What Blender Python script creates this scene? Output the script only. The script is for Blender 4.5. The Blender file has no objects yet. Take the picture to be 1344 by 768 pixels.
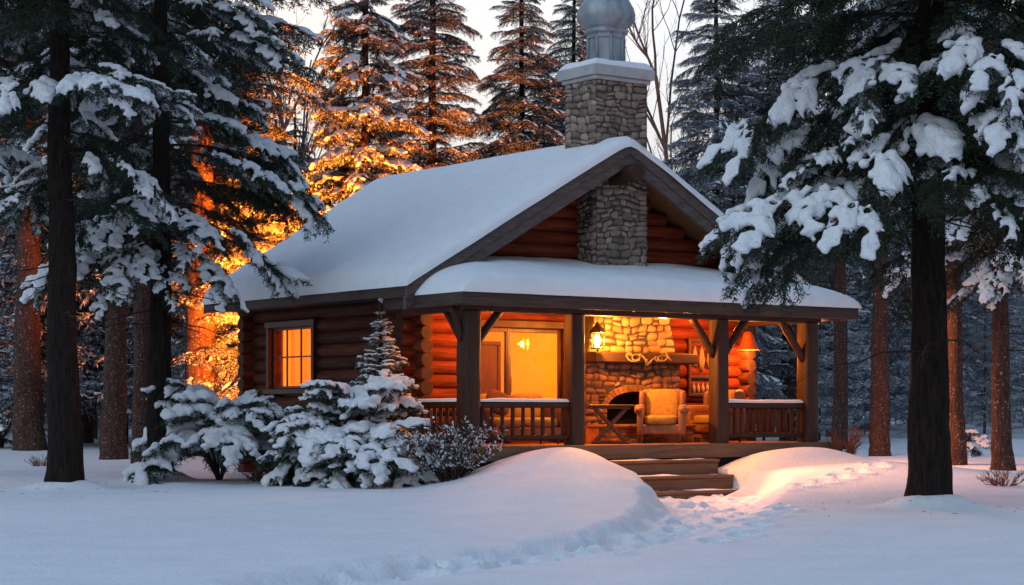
import bpy, bmesh, math, random
import numpy as np
from mathutils import Vector, Matrix
from math import sin, cos, pi, radians, sqrt

random.seed(7)
SC = bpy.context.scene
COL = SC.collection
F_PX = 2600.0            # focal length in photo pixels (photo 1344 wide)
EYE = 1.5
HZ = 540.0               # horizon row in the photo
TH = radians(36)         # turn of the cabin
CT, ST = cos(TH), sin(TH)
OX, OY = -0.745, 34.0    # front left porch corner on the ground


def lw(u, v):            # cabin plan -> world
    return OX + u * CT - v * ST, OY + u * ST + v * CT


def wl(x, y):            # world -> cabin plan (works with arrays)
    dx, dy = x - OX, y - OY
    return dx * CT + dy * ST, -dx * ST + dy * CT


# ------------------------------------------------------------------ noise
class Noise2:
    def __init__(self, seed):
        self.g = np.random.RandomState(seed).rand(256, 256)

    def __call__(self, x, y):
        x = np.asarray(x, float); y = np.asarray(y, float)
        xi = np.floor(x).astype(int); yi = np.floor(y).astype(int)
        fx = x - xi; fy = y - yi
        fx = fx * fx * (3 - 2 * fx); fy = fy * fy * (3 - 2 * fy)
        g = self.g
        a = g[xi % 256, yi % 256]; b = g[(xi + 1) % 256, yi % 256]
        c = g[xi % 256, (yi + 1) % 256]; d = g[(xi + 1) % 256, (yi + 1) % 256]
        return (a * (1 - fx) + b * fx) * (1 - fy) + (c * (1 - fx) + d * fx) * fy - 0.5


NZ = Noise2(3)


def fbm(x, y, oct=4):
    s = 0; a = 1.0
    for i in range(oct):
        s = s + a * NZ(x * 2 ** i + 17 * i, y * 2 ** i + 31 * i); a *= 0.5
    return s


def sst(a, b, x):
    t = np.clip((x - a) / (b - a), 0, 1)
    return t * t * (3 - 2 * t)


# ------------------------------------------------------------------ geometry collector
class Geo:
    def __init__(self):
        self.v = []; self.f = []; self.n = 0

    def add(self, V, F, mat=0, smooth=False):
        V = np.asarray(V, float).reshape(-1, 3)
        F = np.asarray(F, int)
        if len(V) == 0 or len(F) == 0:
            return self
        self.v.append(V); self.f.append((F + self.n, mat, smooth)); self.n += len(V)
        return self

    def addgeo(self, g, M=None):
        V = g.verts()
        if M is not None:
            V = V @ M[:3, :3].T + M[:3, 3]
        for F, m, s in g.f:
            self.f.append((F + self.n, m, s))
        self.v.append(V); self.n += len(V)
        return self

    def verts(self):
        return np.concatenate(self.v) if self.v else np.zeros((0, 3))

    # shapes ------------------------------------------------------
    def box(self, lo, hi, mat=0, M=None):
        x0, y0, z0 = lo; x1, y1, z1 = hi
        V = np.array([(x0, y0, z0), (x1, y0, z0), (x1, y1, z0), (x0, y1, z0), (x0, y0, z1), (x1, y0, z1), (x1, y1, z1), (x0, y1, z1)], float)
        F = [(0, 3, 2, 1), (4, 5, 6, 7), (0, 1, 5, 4), (1, 2, 6, 5), (2, 3, 7, 6), (3, 0, 4, 7)]
        if M is not None:
            V = V @ M[:3, :3].T + M[:3, 3]
        return self.add(V, F, mat)

    def bbox(self, lo, hi, b=0.012, mat=0, M=None, smooth=False):      # box with bevelled edges
        lo = np.array(lo, float); hi = np.array(hi, float)
        b = min(b, 0.45 * float((hi - lo).min()))
        V = []; idx = {}
        for sx in (0, 1):
            for sy in (0, 1):
                for sz in (0, 1):
                    c = np.array([(lo, hi)[sx][0], (lo, hi)[sy][1], (lo, hi)[sz][2]])
                    s = np.array([1 - 2 * sx, 1 - 2 * sy, 1 - 2 * sz]) * b
                    for ax in range(3):
                        p = c + s; p[ax] = c[ax]
                        idx[(sx, sy, sz, ax)] = len(V); V.append(p)
        F4 = []; F3 = []
        for ax in range(3):
            o = [a for a in range(3) if a != ax]
            for s in (0, 1):
                q = []
                for a, c in ((0, 0), (1, 0), (1, 1), (0, 1)):
                    k = [0, 0, 0]; k[ax] = s; k[o[0]] = a; k[o[1]] = c
                    q.append(idx[(*k, ax)])
                F4.append(q)
            for a in (0, 1):
                for c in (0, 1):
                    k0 = [0, 0, 0]; k1 = [0, 0, 0]
                    k0[ax] = 0; k1[ax] = 1; k0[o[0]] = k1[o[0]] = a; k0[o[1]] = k1[o[1]] = c
                    F4.append([idx[(*k0, o[0])], idx[(*k1, o[0])], idx[(*k1, o[1])], idx[(*k0, o[1])]])
        for sx in (0, 1):
            for sy in (0, 1):
                for sz in (0, 1):
                    F3.append([idx[(sx, sy, sz, a)] for a in range(3)])
        V = np.array(V)
        cen = (lo + hi) / 2

        def fix(F):
            out = []
            for q in F:
                p = V[q]; n = np.cross(p[1] - p[0], p[2] - p[0])
                out.append(q if n @ (p.mean(0) - cen) >= 0 else q[::-1])
            return out
        F4 = fix(F4); F3 = fix(F3)
        if M is not None:
            V = V @ M[:3, :3].T + M[:3, 3]
        n0 = self.n
        self.add(V, F4, mat, smooth)
        self.f.append((np.array(F3) + n0, mat, smooth))
        return self

    def tube(self, P, R, n=8, mat=0, smooth=True, cap=True, flat=1.0, wob=0.0, seed=0, capmat=None):
        P = np.asarray(P, float); k = len(P)
        R = np.broadcast_to(np.asarray(R, float), (k,))
        T = np.gradient(P, axis=0); T /= np.linalg.norm(T, axis=1)[:, None] + 1e-9
        ref = np.array([0, 0, 1.0]) if abs(T[:, 2]).mean() < 0.8 else np.array([1.0, 0, 0])
        A = np.cross(T, ref); A /= np.linalg.norm(A, axis=1)[:, None] + 1e-9
        B = np.cross(A, T)
        ang = np.arange(n) * 2 * pi / n
        RR = R[:, None] * np.ones(n)[None]
        if wob:
            rs = np.random.RandomState(seed)
            RR = RR * (1 + wob * (rs.rand(k, n) - 0.5) * 2)
        V = P[:, None] + RR[..., None] * (A[:, None] * np.cos(ang)[None, :, None] + flat * B[:, None] * np.sin(ang)[None, :, None])
        i = np.arange(k - 1)[:, None] * n; j = np.arange(n)[None]; j2 = (j + 1) % n
        F = np.stack([i + j, i + j2, i + n + j2, i + n + j], -1).reshape(-1, 4)
        n0 = self.n
        self.add(V.reshape(-1, 3), F, mat, smooth)
        if cap:
            cv = np.stack([P[0], P[-1]])
            a = np.arange(n); b = (a + 1) % n
            self.v.append(cv); self.n += 2
            c0 = n0 + k * n
            F3 = np.concatenate([np.stack([n0 + b, n0 + a, np.full(n, c0)], -1), np.stack([n0 + (k - 1) * n + a, n0 + (k - 1) * n + b, np.full(n, c0 + 1)], -1)])
            self.f.append((F3, mat if capmat is None else capmat, False))
        return self

    def log(self, p0, p1, r, n=12, mat=0, seed=0, wob=0.05, seg=None, capmat=None):  # slightly irregular round log
        p0 = np.array(p0, float); p1 = np.array(p1, float)
        L = np.linalg.norm(p1 - p0); k = seg or max(3, int(L / 0.5) + 2)
        rs = np.random.RandomState(seed)
        t = np.linspace(0, 1, k)
        P = p0 + (p1 - p0) * t[:, None] + (rs.rand(k, 3) - .5) * r * wob * 1.2
        R = r * (1 + (rs.rand(k) - .5) * wob)
        e = 0.012 / max(L, 0.05)
        P = np.concatenate([[P[0]], [P[0] + (P[1] - P[0]) * e * k], P[1:-1], [P[-1] + (P[-2] - P[-1]) * e * k], [P[-1]]])
        R = np.concatenate([[R[0] * .9], [R[0]], R[1:-1], [R[-1]], [R[-1] * .9]])
        return self.tube(P, R, n, mat, True, True, capmat=capmat)

    def superq(self, c, s, e=0.45, n=14, mat=0, M=None):               # pillow / cushion
        th = np.linspace(-pi / 2, pi / 2, n); ph = np.linspace(-pi, pi, 2 * n, endpoint=False)
        T, P = np.meshgrid(th, ph, indexing='ij')
        pw = lambda x: np.sign(x) * np.abs(x) ** e
        V = np.stack([pw(np.cos(T)) * pw(np.cos(P)) * s[0] / 2, pw(np.cos(T)) * pw(np.sin(P)) * s[1] / 2, pw(np.sin(T)) * s[2] / 2], -1).reshape(-1, 3) + np.array(c)
        m = 2 * n
        i = np.arange(n - 1)[:, None] * m; j = np.arange(m)[None]; j2 = (j + 1) % m
        F = np.stack([i + j, i + j2, i + m + j2, i + m + j], -1).reshape(-1, 4)
        if M is not None:
            V = V @ M[:3, :3].T + M[:3, 3]
        return self.add(V, F, mat, True)

    def lathe(self, prof, n=24, c=(0, 0, 0), mat=0, smooth=True, lobes=0, depth=0.0):
        prof = np.array(prof, float); k = len(prof)
        a = np.arange(n) * 2 * pi / n
        rr = 1 - depth * (np.abs(np.cos(a * lobes / 2)) ** 8) if lobes else np.ones(n)
        V = np.stack([prof[:, 0][:, None] * (np.cos(a) * rr)[None], prof[:, 0][:, None] * (np.sin(a) * rr)[None], prof[:, 1][:, None] + 0 * a[None]], -1).reshape(-1, 3) + np.array(c)
        i = np.arange(k - 1)[:, None] * n; j = np.arange(n)[None]; j2 = (j + 1) % n
        F = np.stack([i + j, i + j2, i + n + j2, i + n + j], -1).reshape(-1, 4)
        return self.add(V, F, mat, smooth)

    def prism(self, poly, axis, a, b, mat=0):                          # polygon extruded along a cabin axis
        k = len(poly)
        V = []
        for t in (a, b):
            for p, q in poly:
                V.append({'x': (t, p, q), 'y': (p, t, q), 'z': (p, q, t)}[axis])
        V = np.array(V, float)
        n0 = self.n
        F = [[i, (i + 1) % k, k + (i + 1) % k, k + i] for i in range(k)]
        self.add(V, F, mat)
        self.f.append((np.array([list(range(k))[::-1]]) + n0, mat, False))
        self.f.append((np.array([[k + i for i in range(k)]]) + n0, mat, False))
        return self

    def build_mesh(self, name, mats):
        me = bpy.data.meshes.new(name)
        V = self.verts()
        me.vertices.add(len(V)); me.vertices.foreach_set('co', V.astype(np.float32).ravel())
        sizes = np.concatenate([np.full(len(F), F.shape[1]) for F, m, s in self.f])
        idx = np.concatenate([F.ravel() for F, m, s in self.f])
        st = np.concatenate([[0], np.cumsum(sizes)[:-1]])
        me.loops.add(len(idx)); me.loops.foreach_set('vertex_index', idx.astype(np.int32))
        me.polygons.add(len(sizes)); me.polygons.foreach_set('loop_start', st.astype(np.int32))
        me.polygons.foreach_set('loop_total', sizes.astype(np.int32))
        me.polygons.foreach_set('material_index', np.concatenate([np.full(len(F), m) for F, m, s in self.f]).astype(np.int32))
        me.polygons.foreach_set('use_smooth', np.concatenate([np.full(len(F), s) for F, m, s in self.f]).astype(bool))
        for m in (mats if isinstance(mats, (list, tuple)) else [mats]):
            me.materials.append(m)
        me.update(calc_edges=True); me.validate()
        return me

    def obj(self, name, mats, parent=None, recalc=True):
        me = self.build_mesh(name, mats)
        if recalc and len(me.polygons) < 40000:
            bm = bmesh.new(); bm.from_mesh(me); bmesh.ops.recalc_face_normals(bm, faces=bm.faces); bm.to_mesh(me); bm.free()
        o = bpy.data.objects.new(name, me); COL.objects.link(o); o.parent = parent
        return o


def mat4(loc=(0, 0, 0), rz=0, ry=0, rx=0, s=(1, 1, 1)):
    M = Matrix.Translation(loc) @ Matrix.Rotation(rz, 4, 'Z') @ Matrix.Rotation(ry, 4, 'Y') @ Matrix.Rotation(rx, 4, 'X') @ Matrix.Diagonal((*s, 1))
    return np.array(M)


def empty(name, loc=(0, 0, 0), rz=0, label=None, cat=None, group=None):
    o = bpy.data.objects.new(name, None); COL.objects.link(o)
    o.location = loc; o.rotation_euler = (0, 0, rz); o.empty_display_size = 0.2
    tag(o, label, cat, group)
    return o


def tag(o, label=None, cat=None, group=None, kind=None):
    if label: o['label'] = label
    if cat: o['category'] = cat
    if group: o['group'] = group
    if kind: o['kind'] = kind
    return o


def copy_thing(o, loc, rz=0, s=1.0, label=None, group=None):
    def rec(a, par):
        c = a.copy(); COL.objects.link(c); c.parent = par
        for ch in [x for x in a.children]:
            rec(ch, c)
        return c
    c = rec(o, None)
    c.location = loc; c.rotation_euler = (0, 0, rz); c.scale = (s, s, s)
    if label: c['label'] = label
    if group: c['group'] = group
    return c


# ------------------------------------------------------------------ materials
def nodes(name):
    m = bpy.data.materials.new(name); m.use_nodes = True
    nt = m.node_tree; b = nt.nodes['Principled BSDF']
    return m, nt, b


def N(nt, t, **kw):
    n = nt.nodes.new(t)
    for k, v in kw.items():
        if k in ('operation', 'blend_type', 'data_type', 'feature', 'distance', 'interpolation_type', 'wave_type', 'bands_direction', 'musgrave_type', 'noise_dimensions'):
            setattr(n, k, v)
        else:
            n.inputs[k].default_value = v
    return n


def ramp(nt, stops):
    r = nt.nodes.new('ShaderNodeValToRGB')
    e = r.color_ramp.elements
    while len(e) < len(stops): e.new(0.5)
    for el, (p, c) in zip(e, stops):
        el.position = p; el.color = (*c, 1) if len(c) == 3 else c
    return r


def material(name, c1, c2, scale=6, stretch=(1, 1, 1), rough=0.7, bump=0.3, bscale=30, bdist=0.01, island=0.0, spec=0.3,
             frost=0.0, frost_col=(.75, .8, .87), coord='Object', detail=6, flecks=0.0, metal=0.0, lo=.3, hi=.7, flscale=55):
    m, nt, b = nodes(name); L = nt.links.new
    tc = nt.nodes.new('ShaderNodeTexCoord')
    mp = N(nt, 'ShaderNodeMapping', Scale=stretch); L(tc.outputs[coord], mp.inputs['Vector'])
    n1 = N(nt, 'ShaderNodeTexNoise', Scale=scale, Detail=detail, Roughness=.65); L(mp.outputs[0], n1.inputs['Vector'])
    r = ramp(nt, [(lo, c1), (hi, c2)]); L(n1.outputs['Fac'], r.inputs['Fac'])
    col = r.outputs['Color']
    if island:
        gi = nt.nodes.new('ShaderNodeNewGeometry')
        mr = N(nt, 'ShaderNodeMapRange', **{'To Min': 1 - island, 'To Max': 1 + island}); L(gi.outputs['Random Per Island'], mr.inputs['Value'])
        mx = N(nt, 'ShaderNodeVectorMath', operation='SCALE'); L(col, mx.inputs[0]); L(mr.outputs[0], mx.inputs['Scale'])
        col = mx.outputs[0]
    if flecks:
        n3 = N(nt, 'ShaderNodeTexNoise', Scale=flscale, Detail=3, Roughness=.7); L(tc.outputs['Object'], n3.inputs['Vector'])
        r3 = ramp(nt, [(1 - flecks - .04, (0, 0, 0)), (1 - flecks, (1, 1, 1))]); L(n3.outputs['Fac'], r3.inputs['Fac'])
        mx = N(nt, 'ShaderNodeMix', data_type='RGBA'); L(r3.outputs['Color'], mx.inputs['Factor'])
        L(col, mx.inputs[6]); mx.inputs[7].default_value = (*frost_col, 1); col = mx.outputs[2]
    if frost:
        ge = nt.nodes.new('ShaderNodeNewGeometry'); sx = nt.nodes.new('ShaderNodeSeparateXYZ'); L(ge.outputs['Normal'], sx.inputs[0])
        n4 = N(nt, 'ShaderNodeTexNoise', Scale=9, Detail=4); L(tc.outputs['Object'], n4.inputs['Vector'])
        ad = N(nt, 'ShaderNodeMath', operation='ADD'); L(sx.outputs['Z'], ad.inputs[0]); L(n4.outputs['Fac'], ad.inputs[1])
        r4 = ramp(nt, [(.75 + (1 - frost) * .5 - .05, (0, 0, 0)), (min(1, .75 + (1 - frost) * .5 + .1), (1, 1, 1))])
        dv = N(nt, 'ShaderNodeMath', operation='MULTIPLY'); dv.inputs[1].default_value = .7; L(ad.outputs[0], dv.inputs[0]); L(dv.outputs[0], r4.inputs['Fac'])
        mx = N(nt, 'ShaderNodeMix', data_type='RGBA'); L(r4.outputs['Color'], mx.inputs['Factor'])
        L(col, mx.inputs[6]); mx.inputs[7].default_value = (*frost_col, 1); col = mx.outputs[2]
    L(col, b.inputs['Base Color'])
    b.inputs['Roughness'].default_value = rough
    b.inputs['Specular IOR Level'].default_value = spec
    b.inputs['Metallic'].default_value = metal
    if bump:
        n2 = N(nt, 'ShaderNodeTexNoise', Scale=bscale, Detail=5, Roughness=.65); L(mp.outputs[0], n2.inputs['Vector'])
        bp = N(nt, 'ShaderNodeBump', Strength=bump, Distance=bdist); L(n2.outputs['Fac'], bp.inputs['Height'])
        L(bp.outputs[0], b.inputs['Normal'])
    return m


def leafmat(name, stops, rough=.6, spec=.25):          # a colour per leaf-sized face
    m, nt, b = nodes(name); L = nt.links.new
    gi = nt.nodes.new('ShaderNodeNewGeometry')
    r = ramp(nt, stops); L(gi.outputs['Random Per Island'], r.inputs['Fac'])
    L(r.outputs['Color'], b.inputs['Base Color'])
    b.inputs['Roughness'].default_value = rough; b.inputs['Specular IOR Level'].default_value = spec
    return m


def emit(name, col, strength):
    m = bpy.data.materials.new(name); m.use_nodes = True; nt = m.node_tree
    nt.nodes.remove(nt.nodes['Principled BSDF'])
    e = N(nt, 'ShaderNodeEmission', Strength=strength); e.inputs['Color'].default_value = (*col, 1)
    nt.links.new(e.outputs[0], nt.nodes['Material Output'].inputs['Surface'])
    return m


def glassmat(name, tint=(1, 1, 1), gloss=.08):
    m = bpy.data.materials.new(name); m.use_nodes = True; nt = m.node_tree; L = nt.links.new
    nt.nodes.remove(nt.nodes['Principled BSDF'])
    t = nt.nodes.new('ShaderNodeBsdfTransparent'); t.inputs['Color'].default_value = (*tint, 1)
    g = N(nt, 'ShaderNodeBsdfGlossy', Roughness=.03)
    mx = nt.nodes.new('ShaderNodeMixShader'); mx.inputs[0].default_value = gloss
    L(t.outputs[0], mx.inputs[1]); L(g.outputs[0], mx.inputs[2]); L(mx.outputs[0], nt.nodes['Material Output'].inputs['Surface'])
    return m


def translucent(name, col, amt=.6):
    m, nt, b = nodes(name); L = nt.links.new
    b.inputs['Base Color'].default_value = (*col, 1); b.inputs['Roughness'].default_value = .9
    t = nt.nodes.new('ShaderNodeBsdfTranslucent'); t.inputs['Color'].default_value = (*col, 1)
    mx = nt.nodes.new('ShaderNodeMixShader'); mx.inputs[0].default_value = amt
    L(b.outputs[0], mx.inputs[1]); L(t.outputs[0], mx.inputs[2]); L(mx.outputs[0], nt.nodes['Material Output'].inputs['Surface'])
    return m


M_SNOW = material('snow', (.80, .82, .86), (.88, .89, .91), scale=3, bump=.6, bscale=20, bdist=.035, rough=.65, spec=.15)
M_GROUND = material('ground_snow', (.79, .81, .86), (.88, .89, .92), scale=1.2, bump=.8, bscale=17, bdist=.04, rough=.6, spec=.2)
M_BSNOW = material('branch_snow', (.78, .81, .86), (.88, .89, .91), scale=5, bump=.9, bscale=17, bdist=.06, rough=.75, spec=.1)
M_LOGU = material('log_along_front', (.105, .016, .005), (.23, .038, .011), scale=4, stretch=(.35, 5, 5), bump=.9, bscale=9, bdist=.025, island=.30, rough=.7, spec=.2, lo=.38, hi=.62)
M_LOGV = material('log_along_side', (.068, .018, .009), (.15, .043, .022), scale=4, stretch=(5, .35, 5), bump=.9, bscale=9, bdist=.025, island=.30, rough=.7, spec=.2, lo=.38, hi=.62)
M_LOGEND = material('log_end_grain', (.030, .016, .010), (.075, .038, .022), scale=9, bump=.6, bscale=30, rough=.8)
M_FSTONE = material('hearth_stone_lit', (.34, .19, .085), (.56, .36, .18), scale=5, bump=.8, bscale=18, bdist=.02, island=.28, rough=.85, spec=.2)  # yellow copy for the breast, lantern glow put into the colour
M_FSTONE2 = material('hearth_stone_dim', (.20, .085, .035), (.40, .20, .09), scale=5, bump=.8, bscale=18, bdist=.02, island=.3, rough=.85, spec=.2)  # same stone, darker and redder: dimmer light put into the colour
M_POST = material('post_wood', (.020, .0085, .005), (.055, .021, .012), scale=4, stretch=(5, 5, .35), bump=.6, bscale=9, bdist=.015, island=.12, rough=.55, spec=.3)
M_BEAM = material('beam_wood', (.026, .012, .008), (.062, .029, .018), scale=4, stretch=(.3, 5, 5), bump=.5, bscale=9, bdist=.012, rough=.6, spec=.3)
M_FASC = material('weathered_fascia', (.036, .024, .020), (.085, .058, .046), scale=3.5, stretch=(.5, .5, 6), bump=.5, bscale=9, bdist=.01, rough=.7)
M_RAKE = material('weathered_rake', (.060, .044, .040), (.14, .108, .098), scale=3.5, stretch=(1.2, 6, 4), bump=.5, bscale=9, bdist=.01, rough=.7)
M_CEIL = material('ceiling_boards', (.20, .075, .028), (.36, .15, .06), scale=4, stretch=(5, .4, 1), bump=.3, bscale=8, rough=.5)
M_DECK = material('deck_boards', (.26, .12, .05), (.40, .20, .09), scale=4, stretch=(.35, 5, 5), bump=.4, bscale=8, bdist=.008, island=.18, rough=.45)
M_STEP = material('step_wood', (.10, .052, .032), (.21, .12, .075), scale=4, stretch=(.35, 5, 5), bump=.4, bscale=9, bdist=.01, rough=.6)
M_STONE = material('chimney_stone', (.16, .118, .094), (.38, .29, .23), scale=5, bump=.8, bscale=18, bdist=.02, island=.35, rough=.85, spec=.2)
M_MORTAR = material('mortar', (.055, .045, .04), (.09, .075, .065), scale=9, bump=.5, bscale=40, rough=.95)
M_SOOT_SHADE = material('soot_and_shade', (.012, .010, .009), (.03, .022, .018), rough=.95)  # firebox soot, also the shade painted below the deck
M_METAL = material('zinc_grey', (.17, .20, .22), (.38, .42, .45), scale=4, stretch=(1, 1, .4), bump=.25, bscale=12, rough=.5, spec=.5, metal=.35)
M_CONC = material('cap_stone', (.36, .37, .38), (.50, .50, .50), scale=4, bump=.3, bscale=25, rough=.8)
M_IRON = material('black_iron', (.012, .009, .008), (.03, .022, .018), rough=.5, spec=.5, bump=.2)
M_WALLIN = material('cream_plaster', (.72, .58, .36), (.80, .66, .43), scale=2, bump=.1, rough=.9)
M_FLOORIN = material('inside_floor', (.30, .15, .07), (.42, .22, .10), stretch=(4, .4, 1), scale=4)
M_DARKWOOD = material('dark_wood', (.050, .020, .010), (.12, .045, .022), scale=4, stretch=(3, 3, .5), bump=.4, bscale=10, rough=.4, spec=.45)
M_FRAME = material('frame_wood', (.042, .016, .008), (.09, .034, .016), scale=4, stretch=(3, 3, .5), bump=.3, bscale=10, rough=.45)
M_YELLOW = material('yellow_fabric', (.24, .135, .038), (.38, .22, .065), scale=14, bump=.5, bscale=120, bdist=.006, rough=.95, spec=.1)
M_BROWNF = material('brown_leather', (.17, .065, .026), (.26, .105, .042), scale=8, bump=.3, bscale=50, rough=.45, spec=.45)
M_DARKF = material('dark_fabric', (.075, .03, .018), (.13, .055, .03), scale=14, bump=.4, bscale=90, rough=.95)
M_CRATE = material('crate_wood', (.30, .14, .06), (.46, .23, .10), scale=4, stretch=(.5, 4, 4), bump=.4, bscale=10, island=.2, rough=.65)
M_PALE = material('pale_driftwood', (.24, .17, .10), (.40, .29, .17), scale=10, bump=.4, bscale=30, rough=.8)
M_GLASSJ = material('bottle_glaze', (.34, .26, .17), (.48, .38, .26), rough=.25, spec=.6, bump=0)
M_SHADE = material('copper_shade', (.25, .06, .018), (.40, .10, .03), scale=3, bump=.1, rough=.4, spec=.5)
M_CURT = translucent('curtain_cloth', (.86, .52, .18), .62)
M_GLASS = glassmat('window_glass', (.97, .95, .9), .018)
M_LGLASS = glassmat('lantern_glass', (1, .9, .7), .05)
M_BULB = emit('bulb_glow', (1, .62, .20), 60)
M_BARK = material('dark_bark', (.008, .006, .005), (.036, .025, .021), scale=7, stretch=(3, 3, .55), bump=1, bscale=11, bdist=.05, rough=.95, spec=.1, flecks=.27, frost_col=(.10, .11, .13), flscale=30)
M_BARKR = material('reddish_bark', (.040, .021, .017), (.12, .062, .047), scale=6, stretch=(3, 3, .6), bump=1, bscale=10, bdist=.05, rough=.95, spec=.1, flecks=.34, frost_col=(.42, .40, .42), flscale=22)
M_TWIG = material('twig', (.020, .014, .010), (.05, .034, .025), bump=0, rough=.9)
M_PTWIG = material('pale_twig', (.11, .085, .08), (.22, .18, .17), bump=0, rough=.9)
M_RTWIG = material('red_twig', (.16, .05, .025), (.28, .10, .05), bump=0, rough=.9)
M_NEED = leafmat('needles', [(0, (.005, .012, .009)), (.45, (.014, .034, .021)), (.80, (.026, .052, .027)), (1, (.045, .062, .028))])
M_NEEDM = leafmat('needles_dusted', [(0, (.010, .018, .014)), (.4, (.022, .038, .026)), (.66, (.04, .056, .036)), (.78, (.20, .22, .24)), (1, (.62, .66, .72))])
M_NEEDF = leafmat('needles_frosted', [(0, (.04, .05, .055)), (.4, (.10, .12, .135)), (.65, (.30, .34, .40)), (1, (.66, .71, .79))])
M_NEEDD = leafmat('needles_bare', [(0, (.010, .016, .012)), (.5, (.03, .042, .026)), (.85, (.06, .065, .035)), (1, (.30, .32, .34))])
M_FAR = leafmat('far_frost_haze', [(0, (.06, .075, .10)), (.5, (.13, .16, .20)), (.8, (.28, .32, .38)), (1, (.5, .54, .6))])  # frost tones with the pale blue distance haze tinted in
M_HAZE = bpy.data.materials.new('haze'); M_HAZE.use_nodes = True; _nt = M_HAZE.node_tree; _nt.nodes.remove(_nt.nodes['Principled BSDF'])
_vs = N(_nt, 'ShaderNodeVolumeScatter', Density=.008); _vs.inputs['Color'].default_value = (.86, .92, 1, 1); _nt.links.new(_vs.outputs[0], _nt.nodes['Material Output'].inputs['Volume'])
M_FROSTLEAF = leafmat('frosted_leaf', [(0, (.05, .035, .03)), (.3, (.12, .09, .08)), (.5, (.5, .52, .56)), (1, (.8, .82, .86))])

# ------------------------------------------------------------------ ground
PATH = [(925, 652), (925, 672), (900, 694), (840, 714), (720, 738), (560, 760), (380, 790)]
PATH_W = [((px - 672) / F_PX * (EYE * F_PX / (py - HZ)), EYE * F_PX / (py - HZ)) for px, py in PATH]


def polydist(x, y, pts):
    d = np.full(np.shape(x), 1e9); s = np.zeros(np.shape(x)); acc = 0; side = np.zeros(np.shape(x))
    for (ax, ay), (bx, by) in zip(pts[:-1], pts[1:]):
        vx, vy = bx - ax, by - ay; L = math.hypot(vx, vy)
        t = np.clip(((x - ax) * vx + (y - ay) * vy) / (L * L), 0, 1)
        dd = np.hypot(x - ax - t * vx, y - ay - t * vy)
        cr = (vx * (y - ay) - vy * (x - ax))
        m = dd < d
        d = np.where(m, dd, d); s = np.where(m, acc + t * L, s); side = np.where(m, cr, side); acc += L
    return d, s, side


rsf = np.random.RandomState(5)
FOOT = []
for k in range(13):                                     # tracks leading up the right bank
    t = k / 12.0
    FOOT.append((3.95 + 2.6 * t + (0.14 if k % 2 else -0.14), 30.6 + 4.6 * t + rsf.rand() * .12, .13))
for k in range(46):                                     # trodden snow on the path
    t = rsf.rand() ** 1.0 * (len(PATH_W) - 1.001); i = int(t); f = t - i
    x = PATH_W[i][0] * (1 - f) + PATH_W[i + 1][0] * f; y = PATH_W[i][1] * (1 - f) + PATH_W[i + 1][1] * f
    FOOT.append((x + rsf.uniform(-.35, .55), y + rsf.uniform(-.9, .9), rsf.uniform(.09, .15)))
for k in range(9):                                      # an older faint track in the foreground
    FOOT.append((2.2 + .30 * k * .6 + (.1 if k % 2 else -.1), 20.5 + .75 * k, .12))


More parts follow.
